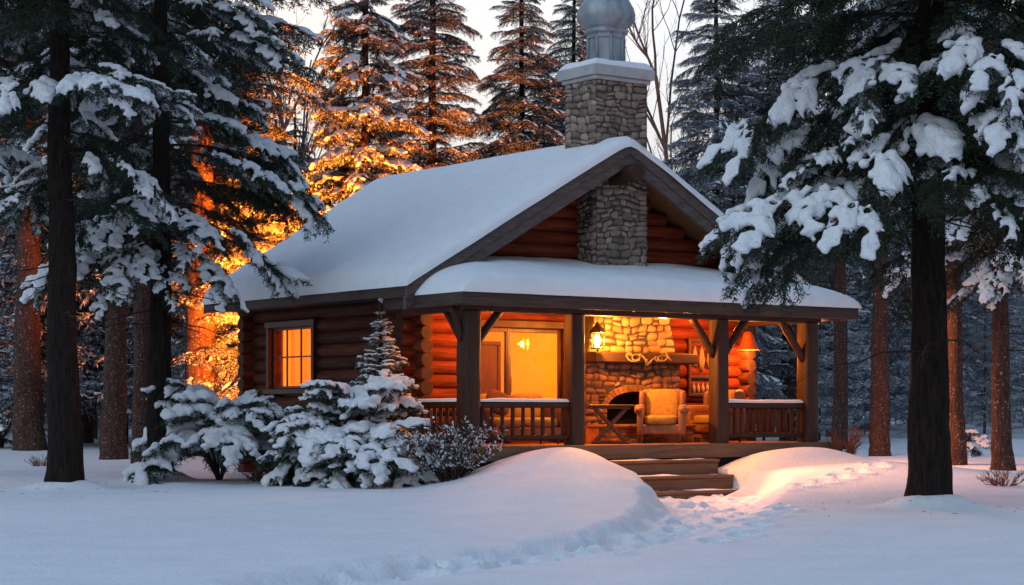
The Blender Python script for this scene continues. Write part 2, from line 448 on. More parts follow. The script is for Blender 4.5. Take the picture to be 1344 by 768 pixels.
def ground(x, y):
    x = np.asarray(x, float); y = np.asarray(y, float)
    u, v = wl(x, y)
    g = 0.0125 * np.maximum(0, y - 31) + 0.02 * sst(60, 140, y) * np.maximum(0, y - 60)
    g = g + 0.10 * fbm(x * .16 + 3, y * .10, 2) + 0.035 * fbm(x * .7, y * .5, 3)
    g = g + 0.18 + .018 * fbm(x * .9 + .25 * y, y * 2.6, 3)
    g = g + 0.09 * sst(2.5, 6, x) * sst(20, 31, y)
    # big drift left of the steps
    ax, ay = 0.92, 34.0
    dx = x - ax; dy = y - ay
    sx = np.where(dx < 0, 1.55, 0.95 + .55 * np.clip(-dy / 4, 0, 1)); sy = np.where(dy < 0, 3.3, 1.6)
    r = np.sqrt((dx / sx) ** 2 + (dy / sy) ** 2)
    drift = .66 * np.exp(-.85 * r ** 2.1) 
    dx2 = x - .9; dy2 = y - 30.2
    drift = np.maximum(drift, .30 * np.exp(-((dx2 / 1.9) ** 2 + (dy2 / 3.2) ** 2) ** 1.25)) + .05 * np.exp(-(r / 1.5) ** 2) * fbm(x * 1.1, y * 1.1, 2)
    # bank right of the steps
    du = (u - 6.62); dv = v + .95
    su = np.where(du < 0, 1.05, 1.5)
    r2 = ((np.abs(du) / su) ** 3.2 + (np.abs(dv) / np.where(dv < 0, .72, 1.1)) ** 2.6)
    bank = .31 * np.exp(-r2)
    r3 = np.sqrt(((u - 7.2) / 2.2) ** 2 + ((v + 2.7) / 2.6) ** 2)
    bank = np.maximum(bank, 0) + .22 * np.exp(-r3 ** 2)
    nat = g + drift + bank
    # path to the steps
    d, s, side = polydist(x, y, PATH_W)
    wn = .12 * fbm(x * 1.7, y * 1.2, 2)
    half = np.interp(s, [0, 2, 5, 9, 14, 20], [.95, .85, .62, .48, .38, .34]) + wn
    m = 1 - sst(half - .10, half + np.where(side > 0, .6, .34), d)
    lev = np.interp(s, [0, 3, 9, 16, 24], [-.09, -.05, -.03, -.04, -.04]) + 0.0125 * np.maximum(0, y - 31)
    rough = .11 * fbm(x * 3.3, y * 2.2, 3) + .09 * np.maximum(0, fbm(x * 7, y * 4.5, 3) - .08)
    h = nat * (1 - m) + (lev + rough) * m
    # crumbled rim along the path
    rim = .7 * np.exp(-((d - half - .1) / .22) ** 2) * (s > .4)
    h = h + rim * (.10 * np.abs(fbm(x * 5, y * 3.5, 3)) + .01)
    for fx, fy, fr in FOOT:
        mm = (np.abs(x - fx) < .6) & (np.abs(y - fy) < .9)
        if np.any(mm):
            q = ((x - fx) / fr) ** 2 + ((y - fy) / (fr * 1.7)) ** 2
            h = h - np.where(mm, 1.0 * .115 * np.exp(-q ** 1.5) - .036 * np.exp(-(np.sqrt(q) - 1.5) ** 2 * 5), 0)
    # keep low under deck, steps and cabin
    under = sst(-.28, -.06, v) * sst(-.45, -.1, u) * (1 - sst(8.8, 9.3, u)) * (1 - sst(9, 10, v))
    h = h * (1 - under) + np.minimum(h, .30) * under
    st = sst(2.55, 2.75, u) * (1 - sst(5.2, 5.32, u)) * sst(-1.5, -1.25, v) * (1 - sst(-.2, 0, v))
    keep = np.interp(u, [2.55, 3.0, 3.5], [1, .9, 0]) * np.exp(-((v + .7) / 1.2) ** 2)
    h = h * (1 - st * (1 - keep)) + np.minimum(h, -.02) * st * (1 - keep)
    return h


TRUNKS = []
_g_base = ground


def ground(x, y):
    h = _g_base(x, y)
    for tx, ty, tr in TRUNKS:
        r = np.hypot(np.asarray(x) - tx, np.asarray(y) - ty) / tr
        h = h + .15 * np.exp(-((r - .9) / 1.0) ** 2) * (1 + .5 * fbm(np.asarray(x) * 1.5, np.asarray(y) * 1.5, 2))
    return h


def g0(x, y):
    return float(ground(np.array([x]), np.array([y]))[0])


def at(px, py):                                          # where a photo pixel's ray meets the snow
    y = 12.0
    while y < 150:
        if EYE - (py - HZ) / F_PX * y <= g0((px - 672) / F_PX * y, y):
            break
        y += .1
    return ((px - 672) / F_PX * y, y, g0((px - 672) / F_PX * y, y))


def far(px, y):
    x = (px - 672) / F_PX * y
    return (x, y, g0(x, y))


P_RIGHT, P_LEFT, P_SLIM = at(1219, 666), at(84, 642), at(209, 630)
TRUNKS += [(P_RIGHT[0], P_RIGHT[1], .33), (P_LEFT[0], P_LEFT[1], .33), (P_SLIM[0], P_SLIM[1], .28)]


def axis(segs):
    out = []
    for a, b, st in segs:
        n = max(1, int(round((b - a) / st)))
        out.append(np.linspace(a, b, n, endpoint=False))
    return np.concatenate(out + [[segs[-1][1]]])


gx = axis([(-160, -40, 8), (-40, -12, 1.2), (-12, -3.5, .14), (-3.5, 8.5, .055), (8.5, 14, .15), (14, 40, 1.2), (40, 160, 8)])
gy = axis([(-6, 10, 2), (10, 15, .2), (15, 27, .085), (27, 38.5, .06), (38.5, 48, .2), (48, 80, 1), (80, 260, 10)])
X, Y = np.meshgrid(gx, gy, indexing='xy')
Zg = ground(X.ravel(), Y.ravel())
G = Geo()
nx, ny = len(gx), len(gy)
i = np.arange(ny - 1)[:, None] * nx; j = np.arange(nx - 1)[None]
G.add(np.stack([X.ravel(), Y.ravel(), Zg], -1), np.stack([i + j, i + j + 1, i + nx + j + 1, i + nx + j], -1).reshape(-1, 4), 0, True)
go = G.obj('snowy_ground', M_GROUND, recalc=False); tag(go, kind='structure')

# ------------------------------------------------------------------ cabin
DECK = .90
cabin = empty('log_cabin', (OX, OY, 0), TH, 'snow-roofed log cabin with lit porch, stone chimney and glowing windows', 'cabin')
RU, RZ = 4.35, 6.60            # ridge
EU0, EU1, EZ = -.60, 9.30, 3.76
SL = (RZ - EZ) / (RU - EU0)
WU0, WU1, WV0, WV1 = .30, 8.20, 2.10, 8.10
LR = .137; LP = .25


def roof_z(u):
    return RZ - SL * abs(u - RU)


def log_wall(name, ax, const, a0, a1, z0, z1, openings, shift, mat, gable=False, seed=0):
    g = Geo(); k = 0
    z = z0
    while z <= z1:
        lo, hi = a0, a1
        if gable and z > 3.95:
            w = (RZ - .20 - z) / SL - .1
            lo, hi = RU - w, RU + w
            if hi - lo < .4: break
        spans = [(lo, hi)]
        for oa, ob, oz0, oz1 in openings:
            if oz0 - .10 < z < oz1 + .10:
                new = []
                for s0, s1 in spans:
                    if ob <= s0 or oa >= s1: new.append((s0, s1)); continue
                    if oa > s0: new.append((s0, oa))
                    if ob < s1: new.append((ob, s1))
                spans = new
        for s0, s1 in spans:
            if s1 - s0 < .08: continue
            p0 = (s0, const, z) if ax == 'u' else (const, s0, z)
            p1 = (s1, const, z) if ax == 'u' else (const, s1, z)
            e = .06 * random.uniform(-1, 1)
            g.log(p0, p1, LR * (1 if z > 3.9 else random.uniform(.96, 1.04)), 14, 0, seed * 100 + k, .05, None, 1); k += 1
        z += LP
    return g.obj(name, [mat, M_LOGEND], cabin)


DOOR = (1.42, 3.62, DECK, 3.06)       # sliding door opening on the front wall
WIN = (5.55, 7.22, 1.95, 3.17)        # window opening on the left wall
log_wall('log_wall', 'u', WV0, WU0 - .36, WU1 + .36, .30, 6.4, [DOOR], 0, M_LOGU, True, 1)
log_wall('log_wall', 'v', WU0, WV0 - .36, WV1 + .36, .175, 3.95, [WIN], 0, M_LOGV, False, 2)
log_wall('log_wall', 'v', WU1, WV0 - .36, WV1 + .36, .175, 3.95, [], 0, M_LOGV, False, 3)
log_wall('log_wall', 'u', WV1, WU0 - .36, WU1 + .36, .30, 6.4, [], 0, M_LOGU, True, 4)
g = Geo(); g.box((WU0 - .1, WV0 - .1, -.3), (WU1 + .1, WV1 + .1, .18)); g.obj('foundation', M_MORTAR, cabin)

# inside
g = Geo()
I0, I1, J0, J1, IT = WU0 + .16, WU1 - .16, WV0 + .16, WV1 - .16, 3.42
g.box((I0, J0, IT), (I1, J1, IT + .05))
g.box((I0, J0 - .02, DECK), (DOOR[0] - .02, J0, IT)); g.box((DOOR[1] + .02, J0 - .02, DECK), (I1, J0, IT)); g.box((DOOR[0] - .02, J0 - .02, DOOR[3] + .02), (DOOR[1] + .02, J0, IT))
g.box((I1, J0, DECK), (I1 + .02, J1, IT)); g.box((I0, J1, DECK), (I1, J1 + .02, IT))
g.box((I0 - .02, J0, DECK), (I0, WIN[0] - .02, IT)); g.box((I0 - .02, WIN[1] + .02, DECK), (I0, J1, IT))
g.box((I0 - .02, WIN[0] - .02, DECK), (I0, WIN[1] + .02, WIN[2] - .02)); g.box((I0 - .02, WIN[0] - .02, WIN[3] + .02), (I0, WIN[1] + .02, IT))
g.box((I0, 5.10, DECK), (I1, 5.2, IT))                 # partition
g.obj('interior_wall', M_WALLIN, cabin)
g = Geo(); g.box((I0, J0, DECK - .06), (I1, J1, DECK)); g.obj('interior_floor', M_FLOORIN, cabin)
g = Geo()                                               # inner door with frame on the partition
for a, b_ in ((3.40, 3.48), (4.24, 4.32)): g.bbox((a, 5.05, DECK), (b_, 5.098, 2.85))
g.bbox((3.40, 5.05, 2.85), (4.32, 5.098, 2.93)); g.bbox((3.48, 5.075, DECK), (4.24, 5.097, 2.85), .004)
g.bbox((3.50, 5.05, 1.75), (4.22, 5.074, 1.83), .005); g.bbox((3.82, 5.05, DECK), (3.90, 5.074, 1.75), .005)
g.obj('interior_door', M_FRAME, cabin)
g = Geo(); g.bbox((5.85, 4.87, 2.02), (6.5, 5.098, 2.07)); g.obj('wall_shelf', M_FRAME, cabin)

# sliding door
sd = Geo()
a, b_, z0, z1 = DOOR
for x0, x1 in ((a - .10, a), (b_, b_ + .12)): sd.bbox((x0, 1.93, z0), (x1, 2.20, z1 + .02))
sd.bbox((a - .16, 1.915, z1), (b_ + .18, 2.20, z1 + .14))
door = sd.obj('sliding_door', M_FRAME, cabin)
mid = 2.33
for x0, x1, vv in ((a, mid + .05, 2.05), (mid - .05, b_, 2.13)):
    g = Geo()
    g.bbox((x0, vv - .02, z0 + .02), (x0 + .085, vv + .02, z1)); g.bbox((x1 - .085, vv - .02, z0 + .02), (x1, vv + .02, z1))
    g.bbox((x0 + .085, vv - .02, z0 + .02), (x1 - .085, vv + .02, z0 + .14)); g.bbox((x0 + .085, vv - .02, z1 - .08), (x1 - .085, vv + .02, z1))
    g.obj('door_sash', M_DARKWOOD, door)
    g = Geo(); g.box((x0 + .08, vv - .003, z0 + .13), (x1 - .08, vv + .003, z1 - .07)); g.obj('glass_pane', M_GLASS, door)
g = Geo(); g.bbox((mid + .07, 2.075, 1.85), (mid + .10, 2.105, 2.15)); g.obj('door_handle', M_IRON, door)

# left window
g = Geo(); v0, v1, z0, z1 = WIN
fu0, fu1 = WU0 - .20, WU0 + .14
g.bbox((fu0, v0 - .11, z0 - .02), (fu1, v0, z1 + .02)); g.bbox((fu0, v1, z0 - .02), (fu1, v1 + .11, z1 + .02))
g.bbox((fu0 - .015, v0 - .15, z1), (fu1, v1 + .15, z1 + .13)); g.bbox((fu0 - .05, v0 - .15, z0 - .11), (fu1, v1 + .15, z0))
win = g.obj('window', M_FRAME, cabin)
g = Geo(); uu = WU0 - .08
g.bbox((uu - .02, v0, z0), (uu + .02, v0 + .055, z1)); g.bbox((uu - .02, v1 - .055, z0), (uu + .02, v1, z1))
g.bbox((uu - .02, v0 + .055, z0), (uu + .02, v1 - .055, z0 + .055)); g.bbox((uu - .02, v0 + .055, z1 - .055), (uu + .02, v1 - .055, z1))
for k in (1, 2):
    vv = v0 + (v1 - v0) * k / 3; g.bbox((uu - .018, vv - .02, z0 + .055), (uu + .018, vv + .02, z1 - .055), .006)
zz = (z0 + z1) / 2 + .02
for k in range(3):
    va = v0 + .055 if k == 0 else v0 + (v1 - v0) * k / 3 + .02; vb = v1 - .055 if k == 2 else v0 + (v1 - v0) * (k + 1) / 3 - .02
    g.bbox((uu - .018, va, zz - .018), (uu + .018, vb, zz + .018), .006)
g.obj('window_sash', M_DARKWOOD, win)
g = Geo(); g.box((uu + .022, v0 + .03, z0 + .03), (uu + .028, v1 - .03, z1 - .03)); g.obj('window_pane', M_GLASS, win)
for c0, c1, sd_ in ((v0 - .05, v0 + .80, 0), (v0 + .72, v1 + .05, 1)):
    g = Geo(); n = 60
    vv = np.linspace(c0, c1, n); off = .045 * np.sin(np.linspace(0, 26, n)) + .015 * np.sin(np.linspace(0, 61, n))
    rows = []
    for z in (z0 - .25, z0 + .4, z1 + .12): rows.append(np.stack([WU0 + .34 + off, vv, np.full(n, z)], -1))
    V = np.concatenate(rows); F = []
    for r in range(2):
        for q in range(n - 1): F.append((r * n + q, r * n + q + 1, (r + 1) * n + q + 1, (r + 1) * n + q))
    g.add(V, F, 0, True); g.obj('curtain', M_CURT, win, recalc=False)

# main roof ----------------------------------------------------
REV = 8.55
RVF = 1.0                                              # front edge of the roof


def rvb(u):                                            # back edge: prow at the ridge
    t = 1 - abs(u - RU) / (RU - EU0)
    return REV + 1.3 * t


def roof_slab():
    g = Geo(); T = .13
    for s in (-1, 1):
        ue = EU0 if s < 0 else EU1
        A = []
        for dz in (0, -T):
            A += [(ue, RVF, EZ + dz), (RU, RVF, RZ + dz), (RU, rvb(RU), RZ + dz), (ue, rvb(ue), EZ + dz)]
        g.add(A, [(0, 1, 2, 3), (4, 7, 6, 5), (0, 4, 5, 1), (2, 6, 7, 3), (0, 3, 7, 4)], 0)
    return g


roof = roof_slab().obj('roof', M_CEIL, cabin)
for s in (-1, 1):                                      # rake boards, two tiers
    ue = EU0 - .05 if s < 0 else EU1 + .05
    ze = roof_z(ue)
    for (v0_, v1_, top, bot) in ((RVF - .055, RVF - .003, .03, -.24), (RVF - .028, RVF + .06, -.243, -.46)):
        g = Geo()
        P = [(ue, ze + top), (RU, RZ + top), (RU, RZ + bot), (ue, ze + bot)]
        g.prism(P, 'y', v0_, v1_)
        g.obj('rake_board', M_RAKE, roof)
    g = Geo()
    # back rake
    P = [(ue, ze + .05), (RU, RZ + .05), (RU, RZ - .25), (ue, ze - .25)]
    k = len(P)
    V = [(p, rvb(p) + .003, q) for p, q in P] + [(p, rvb(p) + .05, q) for p, q in P]
    g.add(V, [(0, 1, 2, 3), (7, 6, 5, 4), (0, 4, 5, 1), (2, 6, 7, 3), (1, 5, 6, 2), (0, 3, 7, 4)])
    g.obj('rake_board', M_RAKE, roof)
g = Geo()
for ue, s in ((EU0, -1), (EU1, 1)):
    a, b_ = (ue - .05, ue - .003) if s < 0 else (ue + .003, ue + .05)
    g.bbox((a, RVF + .004, EZ - .25), (b_, REV, EZ + .02))
    a, b_ = (ue + .003, WU0 - .05) if s < 0 else (WU1 + .05, ue - .003)
    g.box((a, RVF + .08, EZ - .22), (b_, REV - .05, EZ - .18))
g.obj('eave_fascia', M_FASC, roof)
g = Geo()
g.log((RU, RVF - .32, RZ - .62), (RU, WV0 + .1, RZ - .62), .17, 14, 0, 4)
g.obj('ridge_log', M_POST, roof)
for uu in (1.15, 7.55):                                 # purlins carrying the overhang
    g = Geo(); g.log((uu, RVF - .02, roof_z(uu) - .33), (uu, WV0 + .1, roof_z(uu) - .33), .13, 12, 0, 9); g.obj('purlin', M_POST, roof)


def snow_sheet(U, V, base, thick, dist, w, noise_s=1.0, seed=0, over=0.0):
    """thick snow lying on a roof surface, rounded off at its free edges"""
    UU, VV = np.meshgrid(U, V, indexing='xy')
    d = np.clip(dist(UU, VV), 0, None)
    rnd = np.sqrt(np.clip(1 - (1 - np.clip(d / w, 0, 1)) ** 2, 0, 1))
    h = thick * rnd * (1 + .35 * fbm(UU * .8 * noise_s + seed, VV * .8 * noise_s, 3)) + .02 * rnd * fbm(UU * 3 + seed, VV * 3, 2)
    Z = base(UU, VV) + h + .004
    m, n = UU.shape
    P = np.stack([UU, VV, Z], -1).reshape(-1, 3)
    i = np.arange(m - 1)[:, None] * n; j = np.arange(n - 1)[None]
    F = np.stack([i + j, i + j + 1, i + n + j + 1, i + n + j], -1).reshape(-1, 4)
    return P, F


def edge_axis(a, b, st, w):
    n = max(4, int((b - a) / st))
    core = np.linspace(a + w, b - w, n)
    e = w * (1 - np.cos(np.linspace(0, pi / 2, 8)))[:-1]
    return np.concatenate([a + e, core, (b - e)[::-1]])


g = Geo()
for s in (-1, 1):
    ue = EU0 - .09 if s < 0 else EU1 + .09
    T = edge_axis(0, 1, .035, .06)
    tt = T[:len(T) - 4] if False else T
    ts = np.concatenate([1 * (1 - np.cos(np.linspace(0, pi / 2, 8)))[:-1] * .06, np.linspace(.06, 1, 34)])     # 0 = eave, 1 = ridge
    Vn = edge_axis(0, 1, .022, .035)
    TT, VN = np.meshgrid(ts, Vn, indexing='xy')
    uu = ue + (RU - ue) * TT
    vb = REV + 1.3 * TT + .03
    vv = (RVF - .10) + (vb - (RVF - .10)) * VN
    vv = vv + .05 * fbm(uu * 1.3 + 5 * s, vv * .2, 3) * ((VN < .001) * 1.0)
    slope_len = np.abs(uu - ue) * sqrt(1 + SL * SL)
    d1 = slope_len; d2 = vv - (RVF - .10); d3 = vb - vv
    rn = lambda d, w: np.sqrt(np.clip(1 - (1 - np.clip(d / w, 0, 1)) ** 2, 0, 1))
    rr = np.minimum(np.minimum(rn(d1, .30), rn(d2, .16)), rn(d3, .35))
    th = (.22 + .10 * np.exp(-d1 / 1.3) + .02 * fbm(uu * .6 + 9, vv * .5, 3)) * (1 - .30 * np.exp(-np.clip(d2, 0, None) / .6)) + .012 * fbm(uu * 2.3, vv * 2.3, 2)
    # smooth the ridge
    zz = RZ - SL * (np.sqrt((uu - RU) ** 2 + .08) - sqrt(.08) * .0) + .08
    zz = np.maximum(zz, RZ - SL * np.abs(uu - RU) + .08 * rr * 0) 
    zb = RZ - SL * np.sqrt((uu - RU) ** 2 + .02)
    edgew = .045 * fbm(vv * 1.5 + 3 * s, uu * 0, 3)
    Zt = zb + th * rr + .085 * np.clip(d2, 0, 1) * 0 + .01 + np.where(VN <= .001, .0, 0)
    Zt = np.where((VN <= 0.0005) | (VN >= .9995) | (TT <= .0005), zb - .03 + .0 * edgew, Zt)
    uu = uu + np.where(TT < .03, s * -.0 + edgew * .6, 0)
    P = np.stack([uu, vv, Zt], -1).reshape(-1, 3)
    m, n = TT.shape
    i = np.arange(m - 1)[:, None] * n; j = np.arange(n - 1)[None]
    g.add(P, np.stack([i + j, i + j + 1, i + n + j + 1, i + n + j], -1).reshape(-1, 4), 0, True)
g.obj('snow_cover', M_SNOW, roof)

# chimney --------------------------------------------------------
rs_st = np.random.RandomState(11)


def stone_face(g, O, du, dn, zlo, zhi, lf, rf, ch=(.085, .16), cw=(.12, .29), skip=None, bulge=.032, gap=.008):
    """rubble masonry: one cushioned stone after another, on the plane O + u*du"""
    O = np.array(O, float); du = np.array(du, float); dn = np.array(dn, float)
    a = np.linspace(-1, 1, 5)
    A, B = np.meshgrid(a, a, indexing='xy')
    i = np.arange(4)[:, None] * 5; j = np.arange(4)[None]
    F = np.stack([i + j, i + j + 1, i + 6 + j, i + 5 + j], -1).reshape(-1, 4)
    z = zlo
    ph = rs_st.rand() * 9
    wave = lambda u, z: .035 * math.sin(u * 3.1 + z * 2 + ph) + .02 * math.sin(u * 7.7 - z * 3 + ph)
    while z < zhi - .02:
        h = min(rs_st.uniform(*ch), zhi - z)
        if zhi - z - h < .06: h = zhi - z
        L, R = lf(z + h / 2), rf(z + h / 2)
        u = L
        while u < R - .01:
            w = rs_st.uniform(*cw)
            if R - u - w < .12: w = R - u
            parts = [(z, z + h)]
            if h > .13 and w < .24 and rs_st.rand() < .35:
                c = z + h * rs_st.uniform(.42, .58); parts = [(z, c), (c, z + h)]
            for za, zb_ in parts:
                uc, zc = u + w / 2, (za + zb_) / 2
                if skip and skip(uc, zc): continue
                j4 = (rs_st.rand(4, 2) - .5) * np.array([.06, .045])
                hw, hh = w / 2 - gap, (zb_ - za) / 2 - gap
                sq = 1 - .14 * np.clip(np.abs(A) * np.abs(B), 0, 1) ** 2
                bl = lambda k: (j4[0, k] * (1 - A) * (1 - B) + j4[1, k] * (1 + A) * (1 - B) + j4[2, k] * (1 + A) * (1 + B) + j4[3, k] * (1 - A) * (1 + B)) / 4
                pu = uc + A * hw * sq + bl(0); pz = zc + B * hh * sq + bl(1)
                pu = np.clip(pu, L + .0, R - .0)
                wv = np.vectorize(wave)(pu, pz) * min(1, (z - zlo) / .3, (zhi - z) / .3 if zhi - z > 0 else 0)
                pz = pz + wv
                mx = np.maximum(np.abs(A), np.abs(B))
                dep = bulge * rs_st.uniform(.7, 1.25) * (1 - mx ** 4) + .006 * (rs_st.rand(5, 5) - .5) - .004
                P = O + pu[..., None] * du + dep[..., None] * dn
                P[..., 2] = pz
                g.add(P.reshape(-1, 3), F, 0, True)
            u += w
        z += h


CU0, CU1, CV0, CV1, CZ0, CZ1 = 3.94, 5.20, 1.45, 2.42, 3.3, 7.80
g = Geo()
stone_face(g, (0, CV0, 0), (1, 0, 0), (0, -1, 0), CZ0, CZ1, lambda z: CU0, lambda z: CU1)
stone_face(g, (CU0, 0, 0), (0, 1, 0), (-1, 0, 0), CZ0, CZ1, lambda z: CV0, lambda z: CV1)
stone_face(g, (CU1, 0, 0), (0, 1, 0), (1, 0, 0), CZ0, CZ1, lambda z: CV0, lambda z: CV1)
stone_face(g, (0, CV1, 0), (1, 0, 0), (0, 1, 0), 6.0, CZ1, lambda z: CU0, lambda z: CU1)
chim = g.obj('chimney', M_STONE, cabin, recalc=False)
g = Geo(); g.box((CU0 + .004, CV0 + .004, CZ0), (CU1 - .004, CV1 - .004, CZ1)); g.obj('mortar_core', M_MORTAR, chim)
cc = ((CU0 + CU1) / 2, (CV0 + CV1) / 2)
g = Geo()
hx, hy = (CU1 - CU0) / 2, (CV1 - CV0) / 2
g.bbox((cc[0] - hx - .05, cc[1] - hy - .05, CZ1), (cc[0] + hx + .05, cc[1] + hy + .05, CZ1 + .08), .02)
V = [];
for (e, z) in ((.10, CZ1 + .08), (.11, CZ1 + .26), (.0, CZ1 + .34)):
    V += [(cc[0] - hx - e, cc[1] - hy - e, z), (cc[0] + hx + e, cc[1] - hy - e, z), (cc[0] + hx + e, cc[1] + hy + e, z), (cc[0] - hx - e, cc[1] + hy + e, z)]
F = [(0, 3, 2, 1)] + [(r * 4 + k, r * 4 + (k + 1) % 4, r * 4 + 4 + (k + 1) % 4, r * 4 + 4 + k) for r in range(2) for k in range(4)] + [(8, 9, 10, 11)]
g.add(V, F); g.obj('chimney_cap', M_CONC, chim)
U = edge_axis(cc[0] - hx - .09, cc[0] + hx + .09, .08, .10); Vv = edge_axis(cc[1] - hy - .09, cc[1] + hy + .09, .08, .10)
P, F = snow_sheet(U, Vv, lambda u, v: 0 * u + CZ1 + .262 + .075 * np.clip(np.minimum(np.minimum(u - U[0], U[-1] - u), np.minimum(v - Vv[0], Vv[-1] - v)) / .12, 0, 1), .075,
                  lambda u, v: np.minimum(np.minimum(u - U[0], U[-1] - u), np.minimum(v - Vv[0], Vv[-1] - v)), .12, 2.0)
Geo().add(P, F, 0, True).obj('snow_cover', M_SNOW, chim)
# lantern-like metal flue with an onion dome
g = Geo(); zc = CZ1 + .36
R8 = .355
for k in range(8):
    a0, a1 = pi / 8 + k * pi / 4, pi / 8 + (k + 1) * pi / 4
    p0 = np.array((cc[0] + R8 * cos(a0), cc[1] + R8 * sin(a0))); p1 = np.array((cc[0] + R8 * cos(a1), cc[1] + R8 * sin(a1)))
    g.add([(*p0, zc), (*p1, zc), (*p1, zc + .62), (*p0, zc + .62)], [(0, 1, 2, 3)])
    g.tube([(*p0, zc), (*p0, zc + .62)], .035, 8)
    for (za, zb_) in ((zc, zc + .07), (zc + .52, zc + .62)):
        q0 = np.array((cc[0] + (R8 + .03) * cos(a0), cc[1] + (R8 + .03) * sin(a0))); q1 = np.array((cc[0] + (R8 + .03) * cos(a1), cc[1] + (R8 + .03) * sin(a1)))
        g.add([(*q0, za), (*q1, za), (*q1, zb_), (*q0, zb_), (*(p0 * .9 + np.array(cc) * .1), za), (*(p1 * .9 + np.array(cc) * .1), za), (*(p1 * .9 + np.array(cc) * .1), zb_), (*(p0 * .9 + np.array(cc) * .1), zb_)],
              [(0, 1, 2, 3), (3, 2, 6, 7), (0, 4, 5, 1)])
pot = g.obj('chimney_pot', M_METAL, chim)
g = Geo(); zd = zc + .62
prof = [(.32, zd - .02), (.42, zd), (.43, zd + .05), (.38, zd + .08), (.41, zd + .11), (.50, zd + .17), (.56, zd + .26), (.57, zd + .36), (.54, zd + .48), (.46, zd + .62), (.36, zd + .80), (.22, zd + .93), (.12, zd + 1.06), (.05, zd + 1.2), (.03, zd + 1.4), (.0, zd + 1.42)]
g.lathe(prof, 64, (*cc, 0), 0, True, 12, .035)
g.obj('onion_dome', M_METAL, chim)

# porch --------------------------------------------------------
PU0, PU1, PV0, PV1 = -.42, 8.95, -.42, 2.0
PZ, PS = 3.50, .22


def porch_z(u, v):
    return PZ + np.minimum(np.minimum(PS * (v - PV0), .30 * (u - PU0)), .30 * (PU1 - u))


g = Geo()
UU = np.array([PU0, PU0 + PS * (PV1 - PV0) / .30, PU1 - PS * (PV1 - PV0) / .30, PU1])
tz = PZ + PS * (PV1 - PV0)
A = [(PU0, PV0, PZ), (PU1, PV0, PZ), (PU1, PV1, PZ), (UU[2], PV1, tz), (UU[1], PV1, tz), (PU0, PV1, PZ)]
V = A + [(p[0], p[1], p[2] - .10) for p in A]
g.add(V, [(0, 1, 3, 4), (6, 10, 9, 7), (0, 6, 7, 1), (5, 4, 3, 2), (11, 8, 9, 10), (1, 7, 8, 2), (0, 5, 11, 6), (2, 8, 11, 5)])
g.f.append((np.array([(0, 4, 5), (1, 2, 3), (6, 11, 10), (7, 9, 8)]), 0, False))
proof = g.obj('porch_roof', M_CEIL, cabin)
g = Geo()
g.bbox((PU0 - .05, PV0 - .05, PZ - .20), (PU1 + .05, PV0 - .003, PZ + .03)); g.bbox((PU0 - .05, PV0 - .001, PZ - .20), (PU0 - .003, PV1, PZ + .03))
g.bbox((PU1 + .003, PV0 - .001, PZ - .20), (PU1 + .05, PV1, PZ + .03))
g.obj('porch_fascia', M_FASC, proof)
g = Geo()
for k in range(11):
    uu = .35 + k * .77
    zz = lambda v: PZ + PS * (v - PV0) - .17
    g.log((uu, PV0 + .05, zz(PV0 + .05)), (uu, PV1, zz(PV1)), .06, 10, 0, 60 + k)
g.obj('rafter', M_POST, proof)
U = edge_axis(PU0 - .05, PU1 + .08, .12, .40); Vv = np.concatenate([PV0 - .10 + .30 * (1 - np.cos(np.linspace(0, pi / 2, 8)))[:-1], np.linspace(PV0 + .2, PV1 + .05, 20)])
dist = lambda u, v: np.minimum(np.minimum(u - U[0], U[-1] - u), v - Vv[0])
UUg, VVg = np.meshgrid(U, Vv, indexing='xy')
d = dist(UUg, VVg)
smz = -np.log(np.exp(-14 * PS * (VVg - PV0)) + np.exp(-14 * .30 * (UUg - PU0)) + np.exp(-14 * .30 * (PU1 - UUg))) / 14
rnq = lambda q, ww: np.sqrt(np.clip(1 - (1 - np.clip(q / ww, 0, 1)) ** 2, 0, 1))
rr = np.minimum(rnq(VVg - Vv[0], .30), rnq(np.minimum(UUg - U[0], U[-1] - UUg), .85))
Zp = PZ + np.maximum(smz, -.02) * np.clip(d / .2, 0, 1) + (.37 + .06 * fbm(UUg * .6, VVg * .8, 3)) * rr + .012 * fbm(UUg * 2.5, VVg * 2.5, 2) * rr
edge = d < 1e-6
Zp = np.where(edge, PZ + .02, Zp)
VVw = VVg + np.where(VVg < Vv[6], .05 * fbm(UUg * 1.6, UUg * 0, 3), 0)
m, n = UUg.shape
i = np.arange(m - 1)[:, None] * n; j = np.arange(n - 1)[None]
Geo().add(np.stack([UUg, VVw, Zp], -1).reshape(-1, 3), np.stack([i + j, i + j + 1, i + n + j + 1, i + n + j], -1).reshape(-1, 4), 0, True).obj('snow_cover', M_SNOW, proof)

